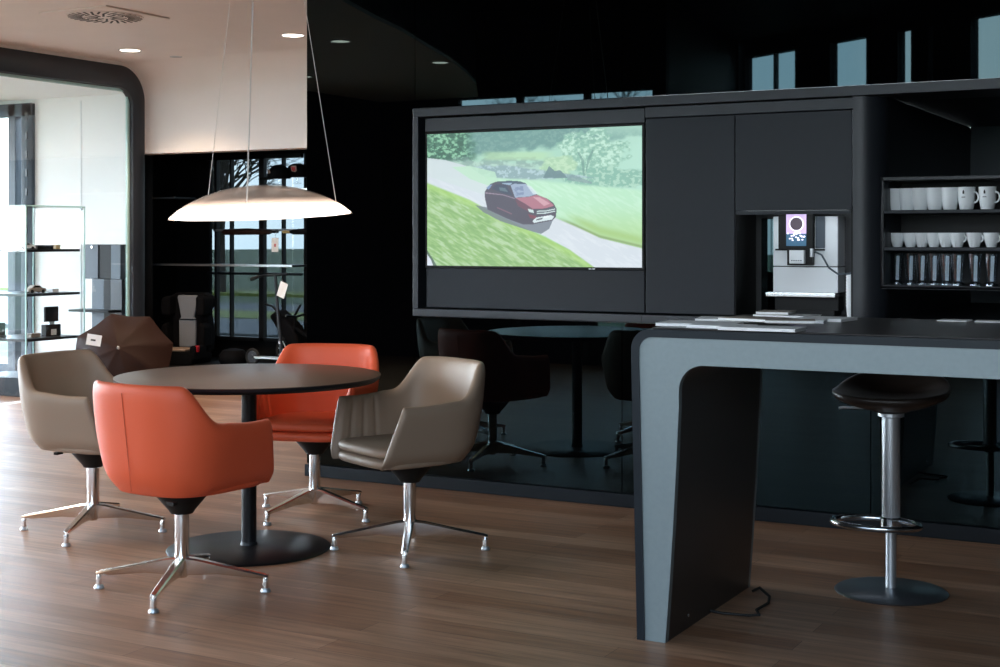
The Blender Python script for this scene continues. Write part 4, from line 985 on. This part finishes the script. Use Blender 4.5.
def cap(px, py, label, mark):
    x, z = onv(px, py, 12.0); yc = 12.15 if mark else 11.99; x = onv(px, py, yc)[0]; t = empty('baseball_cap', (x, yc, 1.985 if mark else 1.965), TH*.0+math.radians(0), label, 'cap')
    vs = []; fs = []; n = 32; R = 8
    for i in range(R+1):
        f = PI/2*i/R
        for j in range(n):
            a = 2*PI*j/n; r = .105*math.cos(f)**.8 if i < R else .001; vs.append((r*math.cos(a)*1.12, r*math.sin(a)*.95, .13*math.sin(f)**.9 if i else 0))
    for i in range(R):
        for j in range(n): fs.append((i*n+j, i*n+(j+1) % n, (i+1)*n+(j+1) % n, (i+1)*n+j))
    fs.append(tuple(reversed(range(n))))
    MB().add(vs, fs).build('crown', 'fabric_black', t, smooth=True)
    P = []
    for s_ in (0, 1):
        pass
    br = [(-.085, -.075), (-.13, -.10), (-.17, -.095), (-.19, -.06), (-.195, 0), (-.19, .06), (-.17, .08), (-.12, .085), (-.085, .07)]
    vs = [(x_, y_, .012-.18*(abs(x_)-.085)-.5*y_*y_+dz) for dz in (0, .006) for x_, y_ in br]; k = len(br)
    fs = [tuple(range(k)), tuple(reversed(range(k, 2*k)))]+[(i, (i+1) % k, (i+1) % k+k, i+k) for i in range(k)]
    MB().add(vs, fs).build('brim', 'fabric_black', t, smooth=True)
    MB().lathe([(0, 0), (.026, 0), (.022, .004), (0, .005)], 20).build('badge', 'patch', t, loc=(-.055, -.083, .062), rot=(PI/2+.35, 0, -.4))
    MB().lathe([(0, .0), (.015, 0), (.012, .002), (0, .003)], 20).build('badge_centre', 'red' if mark else 'fabric_tan', t, loc=(-.057, -.0885, .0605), rot=(PI/2+.35, 0, -.4))
    if mark:
        MB().prism([(-.03, .03), (.03, .03), (.028, -.018), (0, -.038), (-.028, -.018)], 0, .004, XY).build('badge', 'patch', t, loc=(.035, -.095, .072), rot=(PI/2+.3, 0, .15))
        MB().prism([(-.018, .018), (.018, .018), (.016, -.010), (0, -.022), (-.016, -.01)], 0, .002, XY).build('badge_centre', 'red', t, loc=(.035, -.1005, .0705), rot=(PI/2+.3, 0, .15))
    MB().lathe([(.0, -.06), (.05, -.06), (.012, -.052), (.012, .02), (0, .02)], 16).build('cap_holder', 'clear_glass', t)
    return t
ca_ = cap(279, 180, 'black baseball cap with one round badge on the recess shelf', False)
cb_ = cap(297, 180, 'black baseball cap with square badge at the right end of the recess shelf', True)
# both stand on thin round holders on the shelf
for o in (ca_, cb_): o.scale = (1.12, 1.12, 1.12)
xg, zg = onv(306, 187, 11.97)
gift('gift_box', -8.70, 12.02, 1.8205, .06, .05, .08, 'gold', 'small gold box beside the caps on the recess shelf')
bpy.data.objects[-1] if False else None

# child car seat
cs = empty('child_car_seat', (-10.22, 11.72, 0), TH-.25, 'black and grey high-backed child car seat standing in the recess', 'car seat')
def soft(P, y0, y1, name, m, bev=.03, seg=4): return MB().prism(P, y0, y1, XZ).build(name, m, cs, bevel=bev, seg=seg)
soft([(-.24, .30), (-.20, .55), (-.245, .62), (-.24, .70), (-.16, .745), (.16, .745), (.24, .70), (.245, .62), (.20, .55), (.24, .30), (.22, .10), (-.22, .10)], .02, .20, 'backrest', 'fabric_black')
soft([(-.10, .46), (-.075, .48), (-.12, .70), (-.105, .72), (.105, .72), (.12, .70), (.075, .48), (.10, .46), (.095, .16), (-.095, .16)], -.012, .03, 'back_pad', 'fabric_grey', .012)
soft([(-.105, .465), (.105, .465), (.105, .455), (-.105, .455)], -.020, .03, 'pad_strap', 'fabric_black', .004)
for s_ in (-1, 1):
    soft([(s_*.155, .50), (s_*.245, .50), (s_*.26, .60), (s_*.25, .70), (s_*.15, .72)][::s_], -.13, .10, 'head_wing', 'fabric_black', .03)
    soft([(s_*.17, .16), (s_*.25, .16), (s_*.255, .40), (s_*.19, .44)][::s_], -.12, .08, 'side_wing', 'fabric_black', .03)
    soft([(s_*.18, .04), (s_*.25, .04), (s_*.25, .20), (s_*.19, .20)][::s_], -.34, -.05, 'armrest', 'fabric_black', .025)
soft([(-.22, .0), (.22, .0), (.23, .08), (.20, .14), (-.20, .14), (-.23, .08)], -.36, .14, 'seat', 'fabric_black', .03)
MB().box(-.14, .14, -.345, -.06, .135, .165).build('seat_pad', 'fabric_tan', cs, bevel=.012)
MB().box(.225, .262, -.30, -.24, .13, .20).build('belt_guide', 'red', cs, bevel=.008)
MB().box(-.20, -.09, -.352, -.348, .09, .20).build('price_tag', 'paper', cs)
# black bag behind the seat
t = tag(MB().lathe([(0, 0), (.13, 0), (.155, .04), (.15, .10), (.11, .15), (.04, .165), (0, .166)], 30).build('travel_cushion', 'fabric_black', smooth=True, loc=(-9.62, 11.75, 0)), 'low round black cushion on the floor right of the child car seat', 'cushion')

# kick scooter
sc = empty('kick_scooter', (-8.98, 11.72, 0), 0, 'black kick scooter with grey deck and white tag in the recess', 'scooter')
def wheel(r, rt, parent, loc, spokes=0, name='wheel'):
    m = MB(); pts = [(r*math.cos(a), 0, r*math.sin(a)) for a in [2*PI*i/32 for i in range(32)]]; m.tube(pts, rt, 8, closed=True)
    o = m.build(name, 'rubber', parent, smooth=True, loc=loc)
    h = MB(); h.lathe([(0, -.02), (.022, -.02), (.022, .02), (0, .02)], 16); h.v = [(x, z, y) for x, y, z in h.v]
    if spokes:
        for i in range(spokes):
            a = 2*PI*i/spokes+.3; h.tube([(.01*math.cos(a), 0, .01*math.sin(a)), (r*.97*math.cos(a), 0, r*.97*math.sin(a))], .007, 6)
    else:
        h.lathe([(0, -.008), (r*.8, -.008), (r*.8, .008), (0, .008)], 24); h.v = [h.v[i] for i in range(len(h.v))]
        k = 24*4; h.v[-k:] = [(x, z, y) for x, y, z in h.v[-k:]]
    h.build('hub', 'steel' if spokes else 'frame_grey', o, smooth=True)
    return o
stem = [(.02, 0, .10), (-.03, 0, .55), (-.065, 0, .95)]
MB().tube(stem, [.02, .018, .015], 12).build('steering_column', 'frame_grey', sc, smooth=True)
hb = MB().tube([(-.37, 0, .905), (-.32, 0, .925), (-.2, 0, .945), (-.065, 0, .95), (.10, 0, .965)], .013, 10).build('handlebar', 'black_metal', sc, smooth=True)
MB().tube([(-.38, 0, .903), (-.27, 0, .932)], .019, 10).build('grip', 'rubber', hb, smooth=True)
MB().box(-.30, .02, -.05, .05, .075, .10).build('deck', 'steel', sc, bevel=.008)
wheel(.075, .016, sc, (.06, 0, .091)); wheel(.075, .016, sc, (-.36, 0, .091))
MB().tube([(-.30, 0, .09), (-.36, 0, .091)], .012, 8).tube([(.02, 0, .11), (.06, 0, .091)], .012, 8).build('fork', 'steel', sc, smooth=True)
MB().lathe([(0, 0), (.022, 0), (.022, .03), (0, .03)], 14).build('clamp', 'steel_shiny', sc, smooth=True, loc=(0, 0, .24))
MB().box(-.05, .05, -.001, .001, -.08, .08).build('price_tag', 'paper', sc, loc=(.05, -.03, .80), rot=(0, .35, 0))
# balance bike behind the scooter
bb = empty('balance_bike', (-9.05, 12.08, 0), 0, 'black child balance bike with spoked wheels behind the scooter', 'bicycle')
wheel(.125, .018, bb, (-.12, 0, .144), 7); wheel(.125, .018, bb, (.36, 0, .144), 7)
MB().tube([(-.12, 0, .144), (-.02, 0, .36), (.0, 0, .50)], .016, 10).tube([(.0, 0, .38), (.20, 0, .27), (.36, 0, .144)], .02, 10).tube([(.20, 0, .27), (.23, 0, .42)], .014, 8).build('frame', 'fabric_black', bb, smooth=True)
MB().tube([(-.0, -.17, .52), (0, 0, .50), (0, .17, .52)], .012, 8).build('handlebar', 'black_metal', bb, smooth=True)
MB().box(.13, .34, -.05, .05, .42, .46).build('saddle', 'fabric_black', bb, bevel=.015)
# child's jacket-like dark pushchair seat
t = empty('doll_pushchair', (-9.42, 12.16, 0), 0, 'folded dark doll pushchair leaning behind the scooter handlebar', 'pushchair')
MB().tube([(-.10, 0, .62), (.0, 0, .60), (.22, 0, .40), (.38, 0, .08)], .012, 8).tube([(.30, .1, .62), (.12, .1, .35), (-.05, .1, .02)], .012, 8).build('frame', 'black_metal', t, smooth=True)
MB().prism([(.02, .50), (.12, .57), (.34, .40), (.42, .18), (.30, .16), (.16, .32)], -.10, .10, XZ).build('seat', 'fabric_black', t, bevel=.03)
MB().tube([(-.07, .1, .012), (-.03, .1, .012)], .012, 8).build('foot', 'rubber', t)

KR = .868   # everything in the recess stands on the raised plinth, at child size
for o in set(bpy.data.objects)-BEFORE:
    if o.parent is None:
        o.location = (o.location.x*KR, o.location.y*KR, EYE+(o.location.z-EYE)*KR+.0005); o.scale = [c*KR for c in o.scale]

# ================================================================== OUTDOORS: bare trees and shrubs
def tree_mesh(seed, H=7.0):
    r = random.Random(seed); m = MB()
    def br(p, d, L, rad, dep):
        q = p+d*L; mid = p+d*L*.5+Vector((r.uniform(-1, 1), r.uniform(-1, 1), r.uniform(-.5, .5)))*L*.05
        m.tube([p, mid, q], [rad, rad*.85, rad*.68], 5 if dep < 3 else 3)
        if dep >= 6: return
        for i in range(3 if dep else 4):
            a = r.uniform(0, 2*PI); sp = r.uniform(.35, .85); x = d.orthogonal().normalized(); y = d.cross(x)
            nd = (d+(x*math.cos(a)+y*math.sin(a))*sp+Vector((0, 0, .12))).normalized()
            br(p+d*L*r.uniform(.6, 1), nd, L*r.uniform(.62, .82), rad*.6, dep+1)
    br(Vector((0, 0, 0)), Vector((0, 0, 1)), H*.26, H*.022, 0); return m
tA = tree_mesh(1).build('bare_tree', 'bark'); tB = tree_mesh(5).build('bare_tree', 'bark')
tag(tA, 'bare leafless tree outdoors beyond the recess window', 'tree', 'trees outside the recess window')
tag(tB, 'bare leafless tree outdoors, reflected with the windows in the black glass above the wall unit', 'tree', 'trees outside the front windows')
tA.location = (-22.9, 27.5, -.06); tB.location = (-13, -14, -.06)
def tcopy(src, x, y, s_, rz):
    c = src.copy(); COL.objects.link(c); c.location = (x, y, -.06); c.scale = (s_, s_, s_); c.rotation_euler = (0, 0, rz)
for x, y, s_, rz in ((-18.2, 28.5, .8, 1), (-28.3, 33, 1.1, 2), (-22.3, 37, 1.2, 3)): tcopy(tA, x, y, s_, rz)
for x, y, s_, rz in ((-6.6, -20.5, 1.0, 1.7), (-1.2, -16.5, 1.05, .7), (-20.5, -19, 1.1, 2.2), (7, -17, 1.1, 4)): tcopy(tB, x, y, s_, rz)
